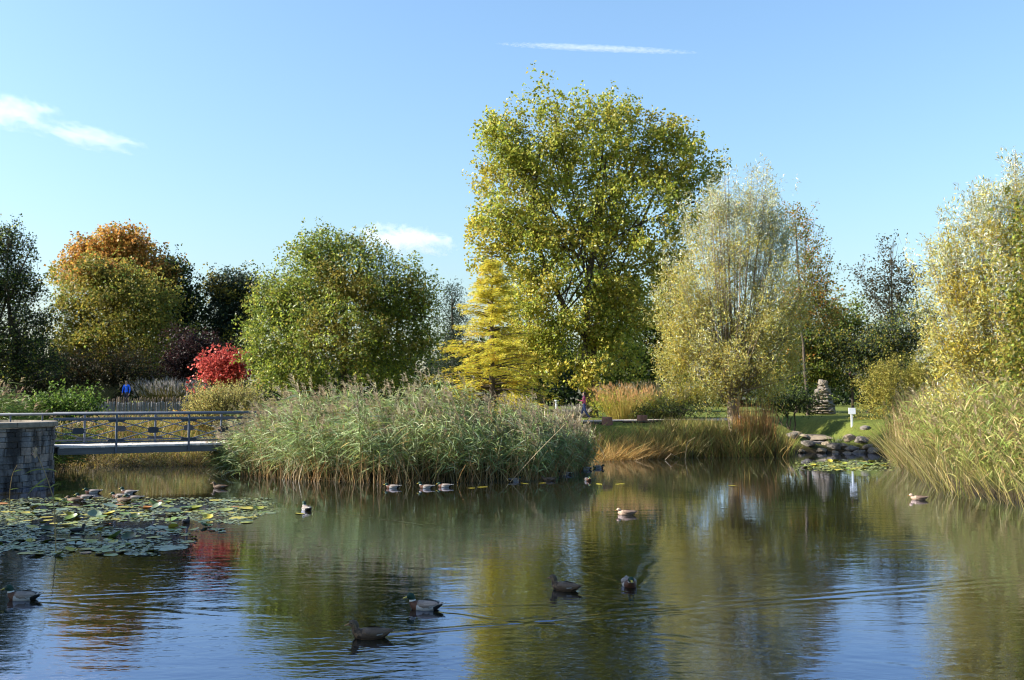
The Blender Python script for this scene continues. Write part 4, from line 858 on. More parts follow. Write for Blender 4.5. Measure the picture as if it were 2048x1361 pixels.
def totem():
    d = 80.0; x = xat(1704, d); z = gz(x, d); root = empty('carved_post', (x, d, z), 'purplish carved figure on a post showing above the olive bush', 'sculpture')
    pm = plain('purple_wood', (0.20, 0.09, 0.13), 0.7, 0.45, 4.0, 0.02); top = at(1704, 740, d)[2] - z
    bm = bmesh.new(); cyl_bm(bm, (0, 0, -.1), (0, 0, top - .65), .12, .10, 10); bm_obj('post', bm, DARKWOOD, root)
    bm = bmesh.new(); bmesh.ops.create_uvsphere(bm, u_segments=14, v_segments=10, radius=1, matrix=Matrix.Translation((0, 0, top - .33)) @ Matrix.Diagonal((.25, .2, .36, 1)))
    for v in bm.verts:
        if v.co.y < -.1: v.co.y += .05 * math.sin((v.co.z - top) * 18)
    bm_obj('head', bm, pm, root, True)
    for s in (-1, 1):
        bm = bmesh.new(); bmesh.ops.create_uvsphere(bm, u_segments=8, v_segments=6, radius=.05, matrix=Matrix.Translation((s * .09, -.175, top - .24))); bm_obj('eye', bm, DARKWOOD, root)
totem()
# ------------------------------------------------------------------ paling fence
def fence(label, px0, px1, d0, d1, h, m, n, zoff=0.0):
    x0, x1 = xat(px0, d0), xat(px1, d1); root = empty('paling_fence', (x0, d0, gz(x0, d0)), label, 'fence', 'split paling fences')
    bases = []
    for s in range(4):
        bm = bmesh.new(); box_bm(bm, (.055, .03, 1), Matrix.Translation((0, 0, .5)))
        for v in bm.verts:
            v.co += Vector((random.uniform(-.01, .01), random.uniform(-.006, .006), 0))
            if v.co.z > .9: v.co.z += random.uniform(-.03, .04)
        bases.append(bm)
    srcs = [bm_obj('stake', b, m, root) for b in bases]
    for i in range(n):
        f = (i + .5) / n; x = x0 + (x1 - x0) * f + rng.normal(0, .012); y = d0 + (d1 - d0) * f; z = gz(x, y)
        o = srcs[i] if i < 4 else mesh_copy(srcs[i % 4], None, root)
        o.location = (x - root.location.x, y - root.location.y + rng.normal(0, .01), z - root.location.z - .03 + zoff); o.scale = (rng.uniform(.8, 1.35), 1, h * rng.uniform(.93, 1.06)); o.rotation_euler = (rng.normal(0, .025), rng.normal(0, .03), rng.uniform(-.3, .3))
    for k in (.3, .75):
        g = Geo(); t = np.linspace(0, 1, 24); X = x0 + (x1 - x0) * t; Y = d0 + (d1 - d0) * t + .03; V, F = tubes(np.stack([X, Y, ground_z(X, Y) + h * k + zoff], 1)[None], np.full((1, 24), .008), 4); g.add(V, F); g.obj('wire', plain('wire', (.1, .1, .1), .5), root)
PALEGREY = plain('weathered_paling', (0.15, 0.15, 0.165), 0.9, 0.35, 14, 0.004, stretch=(6, 6, .6)); PALEBROWN = plain('brown_paling', (0.17, 0.125, 0.09), 0.9, 0.4, 14, 0.004, stretch=(6, 6, .6))
fence('weathered grey paling fence beyond the footbridge', 150, 366, 59.5, 61.0, 1.05, PALEGREY, 92)
fence('taller brown paling fence just behind the grey one', 215, 372, 61.5, 62.6, 1.32, PALEBROWN, 62)

# ------------------------------------------------------------------ footbridge
B0 = np.array((-16.8, 37.0)); BU = np.array((0.853, 0.522)); BN = np.array((-0.522, 0.853)); DECK = 1.25; RAIL = 2.47
STEEL = plain('grey_steel', (0.085, 0.10, 0.13), 0.6, 0.25, 5, metal=0.0, spec=0.3); STEELDARK = plain('dark_steel', (0.035, 0.042, 0.055), 0.5, 0.2, 5, metal=0.2)
def bridge():
    root = empty('footbridge', (*B0, 0), 'grey steel footbridge with timber deck and medallion railings', 'bridge'); root.rotation_euler = (0, 0, math.atan2(BU[1], BU[0]))
    L0, L1, Wd = -2.0, 10.5, 2.45
    deckw = plain('deck_timber', (0.58, 0.54, 0.50), 0.75, 0.15, 8, 0.004, stretch=(1, 6, 6)); beam = plain('girder_paint', (0.10, 0.105, 0.11), 0.6, 0.25, 3, stretch=(.5, 4, 4))
    bm = bmesh.new(); box_bm(bm, (0.152, Wd, 0.05)); bmesh.ops.bevel(bm, geom=bm.edges[:], offset=.006, segments=1); p0 = bm_obj('plank', bm, deckw, root)
    s = 0.05; i = 0
    while s < L1:
        o = p0 if i == 0 else mesh_copy(p0, None, root); o.location = (s + .08, Wd / 2 - .02, DECK - .025 + rng.normal(0, .002)); o.rotation_euler = (rng.normal(0, .002), 0, 0); s += 0.16; i += 1
    for y in (0.06, Wd / 2, Wd - .10):
        bm = bmesh.new(); box_bm(bm, (L1, .10, .24), Matrix.Translation((L1 / 2, y, DECK - .175))); bm_obj('girder', bm, beam, root)
    bm = bmesh.new(); box_bm(bm, (L1, .06, .028), Matrix.Translation((L1 / 2, 0.03, DECK + .017))); bm_obj('kerb_board', bm, deckw, root)
    def railing(y, offs, first, ext):
        posts = [offs + 2.7 * k for k in range(-1, 5) if first <= offs + 2.7 * k < L1]
        x0, x1 = ext, L1; rl = empty('railing', (0, 0, 0)); rl.parent = root
        bm = bmesh.new(); cyl_bm(bm, (x0, y, RAIL), (x1, y, RAIL), .048, seg=12); bm_obj('handrail', bm, STEEL, rl, True)
        bm = bmesh.new(); box_bm(bm, (x1 - max(x0, 0), .03, .07), Matrix.Translation(((x1 + max(x0, 0)) / 2, y, RAIL - .21))); bm_obj('upper_rail', bm, STEEL, rl)
        bm = bmesh.new(); box_bm(bm, (x1 - .1, .03, .06), Matrix.Translation(((x1 + .1) / 2, y, DECK + .15))); bm_obj('lower_rail', bm, STEEL, rl)
        for px_ in posts:
            bm = bmesh.new(); box_bm(bm, (.075, .08, RAIL - DECK + .28), Matrix.Translation((px_, y - .01, (RAIL + DECK - .28) / 2))); bmesh.ops.bevel(bm, geom=bm.edges[:], offset=.006, segments=1); bm_obj('post', bm, STEEL, rl)
        def plate(cx, cz, w_, h_, half=0):
            bm = bmesh.new(); n = 20; ring = []
            for k in range(n):
                a = k / n * 2 * math.pi; c, s_ = math.cos(a), math.sin(a); e = .45
                X = w_ / 2 * math.copysign(abs(c) ** e, c); Z = h_ / 2 * math.copysign(abs(s_) ** e, s_)
                if half > 0: Z = max(Z, 0)
                if half < 0: Z = min(Z, 0)
                ring.append((cx + X, cz + Z))
            f1 = [bm.verts.new((a, y - .022, b)) for a, b in ring]; f2 = [bm.verts.new((a, y + .022, b)) for a, b in ring]
            bm.faces.new(f1); bm.faces.new(f2[::-1])
            for k in range(n): bm.faces.new((f1[k], f2[k], f2[(k + 1) % n], f1[(k + 1) % n]))
            bmesh.ops.remove_doubles(bm, verts=bm.verts[:], dist=1e-4)
            bm_obj('medallion', bm, STEELDARK, rl)
        zt, zb = RAIL - .23, DECK + .175; zc = (zt + zb) / 2
        allp = [posts[0] - 2.7] + posts + [posts[-1] + 2.7]
        for a, b in zip(allp, allp[1:]):
            c = (a + b) / 2
            if 0.2 < c < L1 - .2: plate(c, zc, .40, .235)
            for (xa, za) in ((a, zt - .03), (a, zb + .03), (b, zt - .03), (b, zb + .03)):
                xs = xa; zs = za
                if xs < .05:
                    f = (0.05 - c) / (xs - c); 
                    if f <= 0: continue
                    xs, zs = .05, zc + (za - zc) * f
                if xs > L1: continue
                bm = bmesh.new(); cyl_bm(bm, (xs, y, zs), (c, y, zc), .021, seg=7); bm_obj('diagonal_rod', bm, STEEL, rl)
            for q in (a,):
                if .3 < q < L1 - .3:
                    plate(q, zt, .62, .17, -1); plate(q, zb, .62, .17, 1)
    railing(0.0, 2.03, 0.5, -2.0); railing(Wd - .05, 1.25, 0.5, .1)
    for px_ in (-1.6, -0.55):
        bm = bmesh.new(); box_bm(bm, (.05, .06, 1.2), Matrix.Translation((px_, 0, RAIL - .6))); bm_obj('post', bm, STEEL, root)
    return root
bridge()
# ------------------------------------------------------------------ stone pier
PC = np.array((-19.55, 35.5)); PR = 3.0
def stonemat(name, col, seed):
    m, t, o = _mat(name)
    tc = N(t, 'ShaderNodeTexCoord'); gm = N(t, 'ShaderNodeNewGeometry')
    n1 = N(t, 'ShaderNodeTexNoise', Scale=1.1, Detail=5.0, Roughness=0.65); mp = N(t, 'ShaderNodeMapping'); mp.inputs['Scale'].default_value = (1.3, 1.3, 0.35); mp.inputs['Location'].default_value = (seed, 0, 0)
    t.links.new(gm.outputs['Position'], mp.inputs[0]); t.links.new(mp.outputs[0], n1.inputs['Vector'])
    n2 = N(t, 'ShaderNodeTexNoise', Scale=14.0, Detail=5.0, Roughness=0.7); t.links.new(gm.outputs['Position'], n2.inputs['Vector'])
    cr = N(t, 'ShaderNodeValToRGB'); e = cr.color_ramp.elements; c = np.array(col)
    e[0].position = 0.42; e[0].color = (*(c * 0.10), 1); e[1].position = 0.60; e[1].color = (*c, 1)
    t.links.new(n1.outputs['Fac'], cr.inputs[0])
    mr = N(t, 'ShaderNodeMapRange'); mr.inputs['From Min'].default_value = .3; mr.inputs['From Max'].default_value = .7; mr.inputs['To Min'].default_value = 0.7; mr.inputs['To Max'].default_value = 1.2; t.links.new(n2.outputs['Fac'], mr.inputs['Value'])
    mu = N(t, 'ShaderNodeVectorMath', operation='SCALE'); t.links.new(cr.outputs[0], mu.inputs[0]); t.links.new(mr.outputs[0], mu.inputs['Scale'])
    b = N(t, 'ShaderNodeBsdfPrincipled', Roughness=0.85); t.links.new(mu.outputs[0], b.inputs['Base Color'])
    bp = N(t, 'ShaderNodeBump', Strength=.8, Distance=.02); t.links.new(n2.outputs['Fac'], bp.inputs['Height']); t.links.new(bp.outputs[0], b.inputs['Normal'])
    t.links.new(b.outputs[0], o.inputs[0])
    return m
def pier():
    root = empty('stone_pier', (PC[0], PC[1], 0), 'rounded block stone pier with black stains at the end of the footbridge', 'pier')
    mats = [stonemat('pier_stone', (0.25, 0.235, 0.235), 0), stonemat('pier_stone_warm', (0.30, 0.25, 0.22), 0), stonemat('pier_stone_grey', (0.20, 0.20, 0.21), 0)]
    src = []
    for k in range(6):
        bm = bmesh.new(); box_bm(bm, (1, 1, 1)); bmesh.ops.bevel(bm, geom=bm.edges[:], offset=.05, segments=1)
        for v in bm.verts: v.co += Vector((random.uniform(-.02, .02), random.uniform(-.03, .03), random.uniform(-.03, .03)))
        src.append(bm_obj('stone', bm, mats[k % 3], root))
    used = [False] * 6
    zc = -0.25; z = zc
    while z < 2.0:
        h = min(rng.choice([.17, .2, .23, .27]), 2.02 - z + .001); a = R(-100) - rng.uniform(0, .1)
        while a < R(80):
            l = rng.uniform(.24, .55); da = l / PR; k = int(rng.integers(6))
            o = src[k] if not used[k] else mesh_copy(src[k], None, root); used[k] = True
            am = a + da / 2; rr = PR - .15 + rng.normal(0, .022)
            o.location = (rr * math.cos(am), rr * math.sin(am), z + h / 2); o.rotation_euler = (0, 0, am); o.scale = (.34, l - .016, h - .014); a += da
        z += h
        if z > 1.99: break
    # mortar core behind the blocks
    bm = bmesh.new(); cyl_bm(bm, (0, 0, -.6), (0, 0, 2.0), PR - .06, seg=64); bm_obj('mortar', bm, plain('mortar', (.16, .15, .14), .95, .4, 6, .01), root)
    capm = plain('cap_stone', (0.22, 0.19, 0.15), .9, .4, 3, .02); a = R(-100); k = 0
    while a < R(80):
        da = 0.31; g = Geo(); n = 5; th = np.linspace(a, a + da - .006, n); rows = []
        for (rr, zz) in ((PR - .42, 2.03), (PR + .10, 2.03), (PR + .12, 2.06), (PR + .12, 2.19), (PR + .09, 2.22), (PR - .42, 2.235)): rows.append(np.stack([rr * np.cos(th), rr * np.sin(th), np.full(n, zz)], 1))
        V = np.stack(rows, 1).reshape(-1, 3); F = [(i * 6 + j, (i + 1) * 6 + j, (i + 1) * 6 + (j + 1) % 6, i * 6 + (j + 1) % 6) for i in range(n - 1) for j in range(6)]
        g.add(V, F); g.obj('cap_slab', capm, root, origin=(0, 0, 0)); a += da
    # causeway behind, out of the picture
    bm = bmesh.new(); box_bm(bm, (9, 4.0, 2.2), Matrix.Translation((-5.0, -.3, .13))); bm_obj('approach', bm, mats[2], root)
    return root
pier()

# ------------------------------------------------------------------ water lilies and weed
LILYG = [plain('pad_green', (0.10, 0.15, 0.025), .35, .3, 20, spec=.5), plain('pad_lime', (0.19, 0.21, 0.03), .35, .3, 20, spec=.5), plain('pad_yellow', (0.32, 0.27, 0.03), .4, .3, 20, spec=.5),
         plain('pad_brown', (0.30, 0.13, 0.035), .45, .35, 20, spec=.4), plain('pad_sky_tinted', (0.13, 0.17, 0.10), .3, .25, 20, spec=.6), plain('pad_dark', (0.03, 0.05, 0.012), .35, .3, 20, spec=.5)]  # the bluish grey-green pad has the mirrored sky painted into its colour
def pad_mesh(kind, mat, seed):
    r = np.random.default_rng(seed); bm = bmesh.new(); n = 14; c = bm.verts.new((0, 0, .012)); mid = []; out = []
    for k in range(n + 1):
        a = 0.16 + (2 * math.pi - .32) * k / n; w_ = 1 + .05 * math.sin(3 * a + seed)
        cup = {0: 0.0, 1: .22, 2: .5}[kind]
        zz = r.normal(0, .02) + cup * (.35 + .65 * abs(math.sin(a * .5 + seed))) * .9
        mid.append(bm.verts.new((.55 * math.cos(a) * w_, .55 * math.sin(a) * w_, .012 + zz * .3))); out.append(bm.verts.new((math.cos(a) * w_ * (1 - .25 * cup), math.sin(a) * w_ * (1 - .25 * cup), .010 + zz)))
    for k in range(n): bm.faces.new((c, mid[k], mid[k + 1])); bm.faces.new((mid[k], out[k], out[k + 1], mid[k + 1]))
    me = bpy.data.meshes.new('lily_pad'); bm.to_mesh(me); bm.free(); me.materials.append(mat); me.polygons.foreach_set('use_smooth', [True] * len(me.polygons))
    return me
PADS = {(k, m): [pad_mesh(k, LILYG[m], s + 3 * m + k) for s in (1, 5)] for k in range(3) for m in range(6)}
def pad(x, y, r, kind, m, label, group):
    o = bpy.data.objects.new('lily_pad', PADS[(kind, m)][rng.integers(2)]); C.objects.link(o)
    o.location = (x, y, 0.006 + rng.random() * .006); o.rotation_euler = (rng.normal(0, .03 + .10 * kind), rng.normal(0, .03 + .10 * kind), rng.uniform(0, 6.3)); o.scale = (r, r, r)
    return tag(o, label, 'lily pad', group)
NAMES = ['green', 'lime green', 'yellow', 'brown', 'sky-tinted', 'dark green']
def lilies():
    placed = []
    def free(x, y, r):
        for (a, b, c) in placed:
            if (a - x) ** 2 + (b - y) ** 2 < ((r + c) * .8) ** 2: return False
        placed.append((x, y, r)); return True
    # big pads that stand out
    for (px, py, r, kind, m, lab) in ((290, 1020, .22, 2, 3, 'upright curled orange-brown lily pad'), (145, 1034, .26, 2, 1, 'large folded lime lily pad behind the lone reed'), (250, 1018, .24, 1, 2, 'yellow cupped lily pad beside the orange-brown one'),
                                      (390, 1020, .24, 2, 1, 'bunch-like bright lime pad at the open end of the lily field'), (308, 1012, .22, 2, 1, 'raised lime pad at the back of the lily field'), (232, 1076, .20, 2, 0, 'raised bright green pad in the shaded water'), (258, 1078, .18, 2, 5, 'dark raised pad next to the bright green one'),
                                      (95, 1062, .17, 2, 5, 'dark green raised pad left of the dark duck'), (60, 1066, .16, 1, 5, 'dark pad lying in the shaded weed by the frame edge'), (270, 1036, .15, 2, 5, 'small dark raised pad in the middle of the lily field'), (315, 1056, .28, 0, 4, 'round flat sky-tinted pad in open water'),
                                      (340, 1097, .34, 0, 4, 'largest flat sky-tinted pad at the front of the lily field'), (36, 1083, .18, 1, 1, 'olive pad at the near end of the weed')):
        p = on_water(px, py); free(p[0], p[1], r); pad(p[0], p[1], r, kind, m, lab, 'water lilies by the pier')
    n = 0; tries = 0
    while n < 235 and tries < 4000:
        tries += 1
        px, py = rng.uniform(-60, 540), rng.uniform(998, 1112)
        hi = 1112 if px < 330 else 1112 - (px - 330) * .40; lo = 1000 + max(0, (px - 430) * .04)
        if not lo < py < hi or (1044 < py < 1056 and 225 < px < 400): continue
        if py > 1052 and px > 280 and rng.random() < .5: continue
        p = on_water(px, py); r = rng.uniform(.09, .20) * (1.15 if py < 1040 else .95)
        if not free(p[0], p[1], r): continue
        m = int(rng.choice(6, p=[.2, .24, .22, .06, .2, .08])); kind = int(rng.choice(3, p=[.62, .28, .10]))
        if kind == 2 and py < 1050 and m == 5: m = 1
        pad(p[0], p[1], r, kind, m, 'small %s lily pad in the %s lilies %s' % (NAMES[m], 'shaded near' if py > 1052 else 'sunlit far', 'close to the stone pier' if px < 150 else ('below the footbridge' if px < 340 else 'at its open-water end')), 'water lilies by the pier'); n += 1
    n = 0; tries = 0
    while n < 64 and tries < 2500:
        tries += 1; px, py = rng.uniform(1600, 1770), rng.uniform(922, 942)
        if ((px - 1690) / 85) ** 2 + ((py - 932) / 10) ** 2 > 1: continue
        p = on_water(px, py); r = rng.uniform(.12, .24)
        if not free(p[0], p[1], r): continue
        m = int(rng.choice(6, p=[.25, .35, .2, .02, .16, .02])); pad(p[0], p[1], r, int(rng.choice(3, p=[.6, .3, .1])), m, '%s lily pad in the patch before the stream stones' % NAMES[m], 'water lilies before the stream'); n += 1
    for (px, py, lab) in ((943, 977, 'yellow floating leaf below the large reed bed'), (1050, 968, 'long pale floating leaf at the corner of the reed bed'), (1198, 969, 'left one of two pale leaves afloat past the reed bed'), (1240, 969, 'right one of two pale leaves afloat past the reed bed'), (965, 975, 'pale floating leaf next to the yellow one'), (1085, 967, 'pale leaf afloat by the resting ducks'), (1464, 972, 'single pale leaf on open water below the willow'), (600, 1028, 'tiny leaf on open water near the lone drake')):
        p = on_water(px, py); o = pad(p[0], p[1], .17, 0, 2, lab, None); o.scale = (.2, .1, .1)
    # duckweed and leaf litter between the pads
    N_ = 15000; px = rng.uniform(-80, 545, N_); py = rng.uniform(996, 1114, N_); hi = np.where(px < 330, 1113, 1113 - (px - 330) * .42)
    ok = (py < hi) & ~((py > 1042) & (py < 1058) & (px > 200) & (px < 430) & (rng.random(N_) < .93)) & ~((py > 1050) & (px > 300) & (rng.random(N_) < .55))
    px, py = px[ok], py[ok]; a = (680.5 - py) / FPX; fz = math.sin(PITCH) + a * math.cos(PITCH); fy = math.cos(PITCH) - a * math.sin(PITCH); k = EYE / -fz
    P = np.stack([(px - 1024) / FPX * k, fy * k, rng.uniform(.004, .012, len(px))], 1)
    keep = vnoise(P, 0.9, 1) > np.where(P[:, 1] < 24.2, -0.12, -0.55); P = P[keep]; n = len(P); az = rng.uniform(0, 6.28, n)
    ax = np.stack([np.cos(az), np.sin(az), rng.normal(0, .05, n)], 1); ax = unit(ax); g = Geo()
    V, F = leaves(P, ax, unit(np.array((0, 0, 1.)) + rng.normal(0, .12, (n, 3))), rng.uniform(.05, .15, n), rng.uniform(.05, .11, n), 0.02)
    g.add(V, F, palette(n, [(0.15, 0.18, 0.08), (0.19, 0.21, 0.07), (0.12, 0.15, 0.09), (0.22, 0.21, 0.06), (0.10, 0.12, 0.05)]))
    tag(g.obj('floating_weed', tintmat('weed', .35, .5), origin=(-12, 26, 0)), 'grey-green floating weed between the lily pads', 'water weed', kind='stuff')
    N_ = 2600; px = 1690 + rng.normal(0, 45, N_).clip(-95, 95); py = 932 + rng.normal(0, 5, N_).clip(-10, 10); a = (680.5 - py) / FPX; fz = math.sin(PITCH) + a * math.cos(PITCH); fy = math.cos(PITCH) - a * math.sin(PITCH); k = EYE / -fz
    P = np.stack([(px - 1024) / FPX * k, fy * k, rng.uniform(.004, .012, N_)], 1); az = rng.uniform(0, 6.28, N_); g = Geo()
    V, F = leaves(P, np.stack([np.cos(az), np.sin(az), 0 * az], 1), unit(np.array((0, 0, 1.)) + rng.normal(0, .15, (N_, 3))), .12, .1, .02); g.add(V, F, palette(N_, [(0.22, 0.24, 0.06), (0.26, 0.26, 0.06), (0.16, 0.19, 0.05)]))
    tag(g.obj('floating_weed', tintmat('weed'), origin=(14, 44, 0)), 'yellow-green weed patch before the stream stones', 'water weed', kind='stuff')
lilies()

# ------------------------------------------------------------------ ducks
RINGS = [(-.300, .118, .010, .006, 0), (-.262, .104, .040, .014, 0), (-.215, .085, .070, .040, 0), (-.140, .062, .100, .072, 0), (-.050, .050, .118, .088, 0), (.045, .048, .117, .092, 0), (.115, .052, .102, .090, 8),
         (.160, .068, .082, .076, 28), (.186, .096, .066, .060, 58), (.197, .128, .052, .050, 78), (.200, .150, .047, .047, 86), (.204, .172, .049, .050, 68), (.220, .194, .051, .053, 42), (.246, .202, .047, .048, 10), (.270, .196, .032, .032, -8), (.286, .188, .016, .014, -12)]
FEATHER = tintmat('feathers', .6, .25, 60, .35); BILLY = plain('bill_yellow', (.42, .32, .05), .4, .15); BILLO = plain('bill_brown', (.22, .11, .03), .45, .3, 30); EYEM = plain('eye', (.008, .006, .005), .15, .1)
def duck(kind, pose='swim', turn=0.0):
    """one bird with bill, wings and eyes; body, neck and head are one surface"""
    root = empty('duck', (0, 0, 0), None, 'duck')
    rings = [list(r) for r in RINGS]; n = 16
    low = {'swim': 0, 'low': -.045, 'sleep': -.055, 'alert': .03}[pose]
    for i, r in enumerate(rings):
        if i >= 9: r[1] += low * min(1, (i - 8) / 3); r[0] += (-.02 if pose == 'sleep' else 0.0)
    th = np.arange(n) / n * 2 * np.pi; V = []; ang = turn
    for i, (x, z, ry, rz, ph) in enumerate(rings):
        ph = R(ph); nx, nz_ = -math.sin(ph), math.cos(ph)
        P = np.stack([x + rz * np.sin(th) * nx, ry * np.cos(th), z + rz * np.sin(th) * nz_], 1)
        P[:, 2] = np.where((P[:, 2] < z) & (i < 7), z + (P[:, 2] - z) * 1.0, P[:, 2])
        if i >= 9 and turn:
            a = turn * min(1, (i - 8) / 4); c, s = math.cos(a), math.sin(a); q = P[:, :2] - (.198, 0); P[:, 0] = .198 + q[:, 0] * c - q[:, 1] * s; P[:, 1] = q[:, 0] * s + q[:, 1] * c
        V.append(P)
    m = len(rings); F = []; col = []
    for i in range(m - 1):
        for j in range(n):
            F.append((i * n + j, i * n + (j + 1) % n, (i + 1) * n + (j + 1) % n, (i + 1) * n + j)); up = math.sin(th[j] + math.pi / n)
            if kind == 'drake':
                if i >= 10: c = (.006, .030, .018)
                elif i == 9: c = (.55, .55, .52)
                elif i >= 6: c = (.075, .032, .018)
                elif i <= 0: c = (.5, .5, .48)
                elif i <= 2: c = (.012, .012, .012) if up < .5 or i == 2 else (.35, .34, .33)
                else: c = (.34, .335, .33) if up < .55 else (.16, .13, .11)
            elif kind == 'coot': c = (.012, .012, .014)
            elif kind == 'pale': c = (np.array((.42, .30, .22)) if i >= 6 else np.array((.20, .14, .10))) * rng.uniform(.7, 1.25)
            else:
                c = np.array((.075, .047, .027)) * rng.uniform(.3, 2.0)
                if i >= 10: c = np.array((.12, .085, .05)) * rng.uniform(.7, 1.2) * (.45 if up > .55 else 1)
            col.append(c)
    g = Geo(); g.add(np.concatenate(V), F, np.array([np.asarray(c, float) for c in col])); body = g.obj('body', FEATHER, root, smooth=True)
    # bill
    hc = np.array((.205, 0, 0)); 
    def head_turn(P):
        c, s = math.cos(turn), math.sin(turn); q = P[:, :2] - (.198, 0); P = P.copy(); P[:, 0] = .198 + q[:, 0] * c - q[:, 1] * s; P[:, 1] = q[:, 0] * s + q[:, 1] * c
        P[:, 2] += low; P[:, 0] += (-.02 if pose == 'sleep' else 0)
        return P
    rows = []
    for (x, z, ry, rz) in ((.270, .192, .022, .021), (.290, .186, .018, .014), (.314, .179, .019, .009), (.332, .174, .020, .006), (.341, .172, .011, .003)):
        rows.append(np.stack([np.full(8, x), ry * np.cos(th[::2]), z + rz * np.sin(th[::2])], 1))
    P = head_turn(np.concatenate(rows)); F = [(i * 8 + j, i * 8 + (j + 1) % 8, (i + 1) * 8 + (j + 1) % 8, (i + 1) * 8 + j) for i in range(4) for j in range(8)]
    g = Geo(); g.add(P, F, (.6, .6, .58) if kind == 'coot' else (.3, .3, .1)); g.obj('bill', plain('bill_white', (.6, .6, .57), .4, .1) if kind == 'coot' else (BILLY if kind == 'drake' else BILLO), body, smooth=True)
    for s in (-1, 1):   # folded wings with long tips over the rump
        rows = []; k = 7
        for (x, z, hh, yy, thk) in ((.10, .098, .010, .088, .01), (.06, .098, .040, .108, .016), (0, .096, .052, .118, .018), (-.08, .094, .050, .112, .016), (-.16, .098, .034, .090, .012), (-.215, .106, .018, .060, .008), (-.265, .118, .005, .030, .004)):
            t2 = np.linspace(-1, 1, k); yv = yy + thk * np.sqrt(1 - t2 ** 2 * .95) - .055 * np.maximum(t2, 0) ** 1.5 - .006; rows.append(np.stack([np.full(k, x), s * yv, z + hh * t2], 1))
        Vw = np.concatenate(rows); Fw = [(i * k + j, i * k + j + 1, (i + 1) * k + j + 1, (i + 1) * k + j) for i in range(6) for j in range(k - 1)]
        base = {'drake': (.20, .17, .15), 'hen': (.085, .058, .038), 'coot': (.014, .014, .016), 'pale': (.16, .11, .08)}[kind]
        cw = np.array([np.array(base) * rng.uniform(.75, 1.2) for _ in Fw])
        if kind == 'hen' or kind == 'drake':
            for q, f in enumerate(Fw):
                i, j = divmod(q, k - 1)
                if i == 3 and j == 1: cw[q] = (.3, .3, .3)
                if i == 4 and j == 0: cw[q] = (.02, .03, .10)
        g = Geo(); g.add(Vw, Fw, cw); g.obj('wing', FEATHER, root, smooth=True)
        bm = bmesh.new(); bmesh.ops.create_uvsphere(bm, u_segments=8, v_segments=6, radius=.0065)
        e = head_turn(np.array([[.249, s * .045, .208]]))[0]; bm_obj('eye', bm, EYEM, body, True, loc=Vector(e))
    return root
def ducks():
    spec = [  # px, py (waterline), heading degrees (0 = to the right, 90 = away), kind, pose, turn, label
        (742, 1276, 184, 'hen', 'swim', 0, 'brown hen duck swimming nearest the camera', 1),
        (851, 1219, 170, 'drake', 'swim', .45, 'dark drake with yellow bill swimming behind the nearest hen', 1),
        (1131, 1181, 150, 'hen', 'swim', 0, 'dark hen duck gliding away near the facing drake', 1),
        (1258, 1172, -88, 'drake', 'low', 0, 'drake swimming head-on towards the camera', 1),
        (47, 1200, 180, 'drake', 'swim', .3, 'drake with grey flank at the edge of the picture', 1),
        (155, 1064, 60, 'coot', 'swim', 0, 'black bird sitting among the shaded lily pads', 0),
        (613, 1021, 120, 'drake', 'swim', 0, 'lone white-flanked drake in the open water beside the lilies', 1),
        (1253, 1030, 175, 'pale', 'sleep', .3, 'pale tan duck resting alone on the open water', 0),
        (786, 977, 180, 'drake', 'low', 0, 'shaded drake, first of three below the large reed bed', 0),
        (853, 977, 180, 'drake', 'swim', 0, 'middle one of three drakes below the large reed bed', 0),
        (890, 975, 180, 'drake', 'sleep', 0, 'pale sleeping drake, last of three below the large reed bed', 0),
        (1030, 963, 30, 'drake', 'sleep', 0, 'drake tucked under the corner of the reed bed', 0),
        (1097, 962, 180, 'hen', 'low', 0, 'hen in shade under the overhanging reed bed end', 0),
        (1130, 950, 175, 'drake', 'low', 0, 'dark drake close under the reed tips at the bed corner', 0),
        (1176, 962, -80, 'drake', 'low', 0, 'dark duck facing out just past the reed bed corner', 0),
        (1172, 940, 178, 'drake', 'low', 0, 'left one of two dark drakes at the rushes', 0),
        (1197, 937, 5, 'drake', 'sleep', 0, 'right one of two dark drakes at the rushes', 0),
        (440, 977, 178, 'hen', 'swim', 0, 'hen on the dark water between bridge and reed bed', 0),
        (186, 987, 200, 'drake', 'low', 0, 'drake in dark water furthest back below the bridge', 0),
        (170, 998, 190, 'drake', 'low', 0, 'drake nearest the pier in the group below the bridge', 0),
        (258, 988, 185, 'drake', 'swim', 0, 'drake at the outer back of the group below the bridge', 0),
        (240, 996, 185, 'drake', 'low', 0, 'grey drake in the middle of the group below the bridge', 0),
        (268, 1000, 200, 'drake', 'low', 0, 'drake at the lily edge beneath the bridge shadow', 0),
        (248, 1004, 160, 'hen', 'low', 0, 'dark hen at the back edge of the lilies', 0),
        (150, 1004, 175, 'hen', 'low', 0, 'brown hen half hidden at the lily edge by the pier', 0),
        (372, 1046, 90, 'coot', 'low', 0, 'tiny dark bird in the gap of open water among lily pads', 0),
        (1838, 1000, 170, 'pale', 'low', 0, 'tan duck hiding under the leaning reeds of the far bank', 0)]
    lib = {}
    for (px, py, hd, kind, pose, turn, lab, sw) in spec:
        p = on_water(px, py); key = (kind, pose, turn)
        loc = (p[0], p[1], -0.012); sc = 0.98 if kind != 'coot' else .72
        if key in lib: o = copy_tree(lib[key], loc, R(hd), lab, 'ducks on the pond', sc)
        else:
            o = duck(kind, pose, turn); lib[key] = o; o.location = loc; o.rotation_euler = (0, 0, R(hd)); o.scale = (sc,) * 3; tag(o, lab, 'duck', 'ducks on the pond')
        if sw: WAKES.append((p[0], p[1], R(hd), {742: 5.0, 851: 2.6, 613: 5.0}.get(px, 2.0), {742: .009, 851: .006}.get(px, .0035), px == 742))
ducks()
water_sheet()

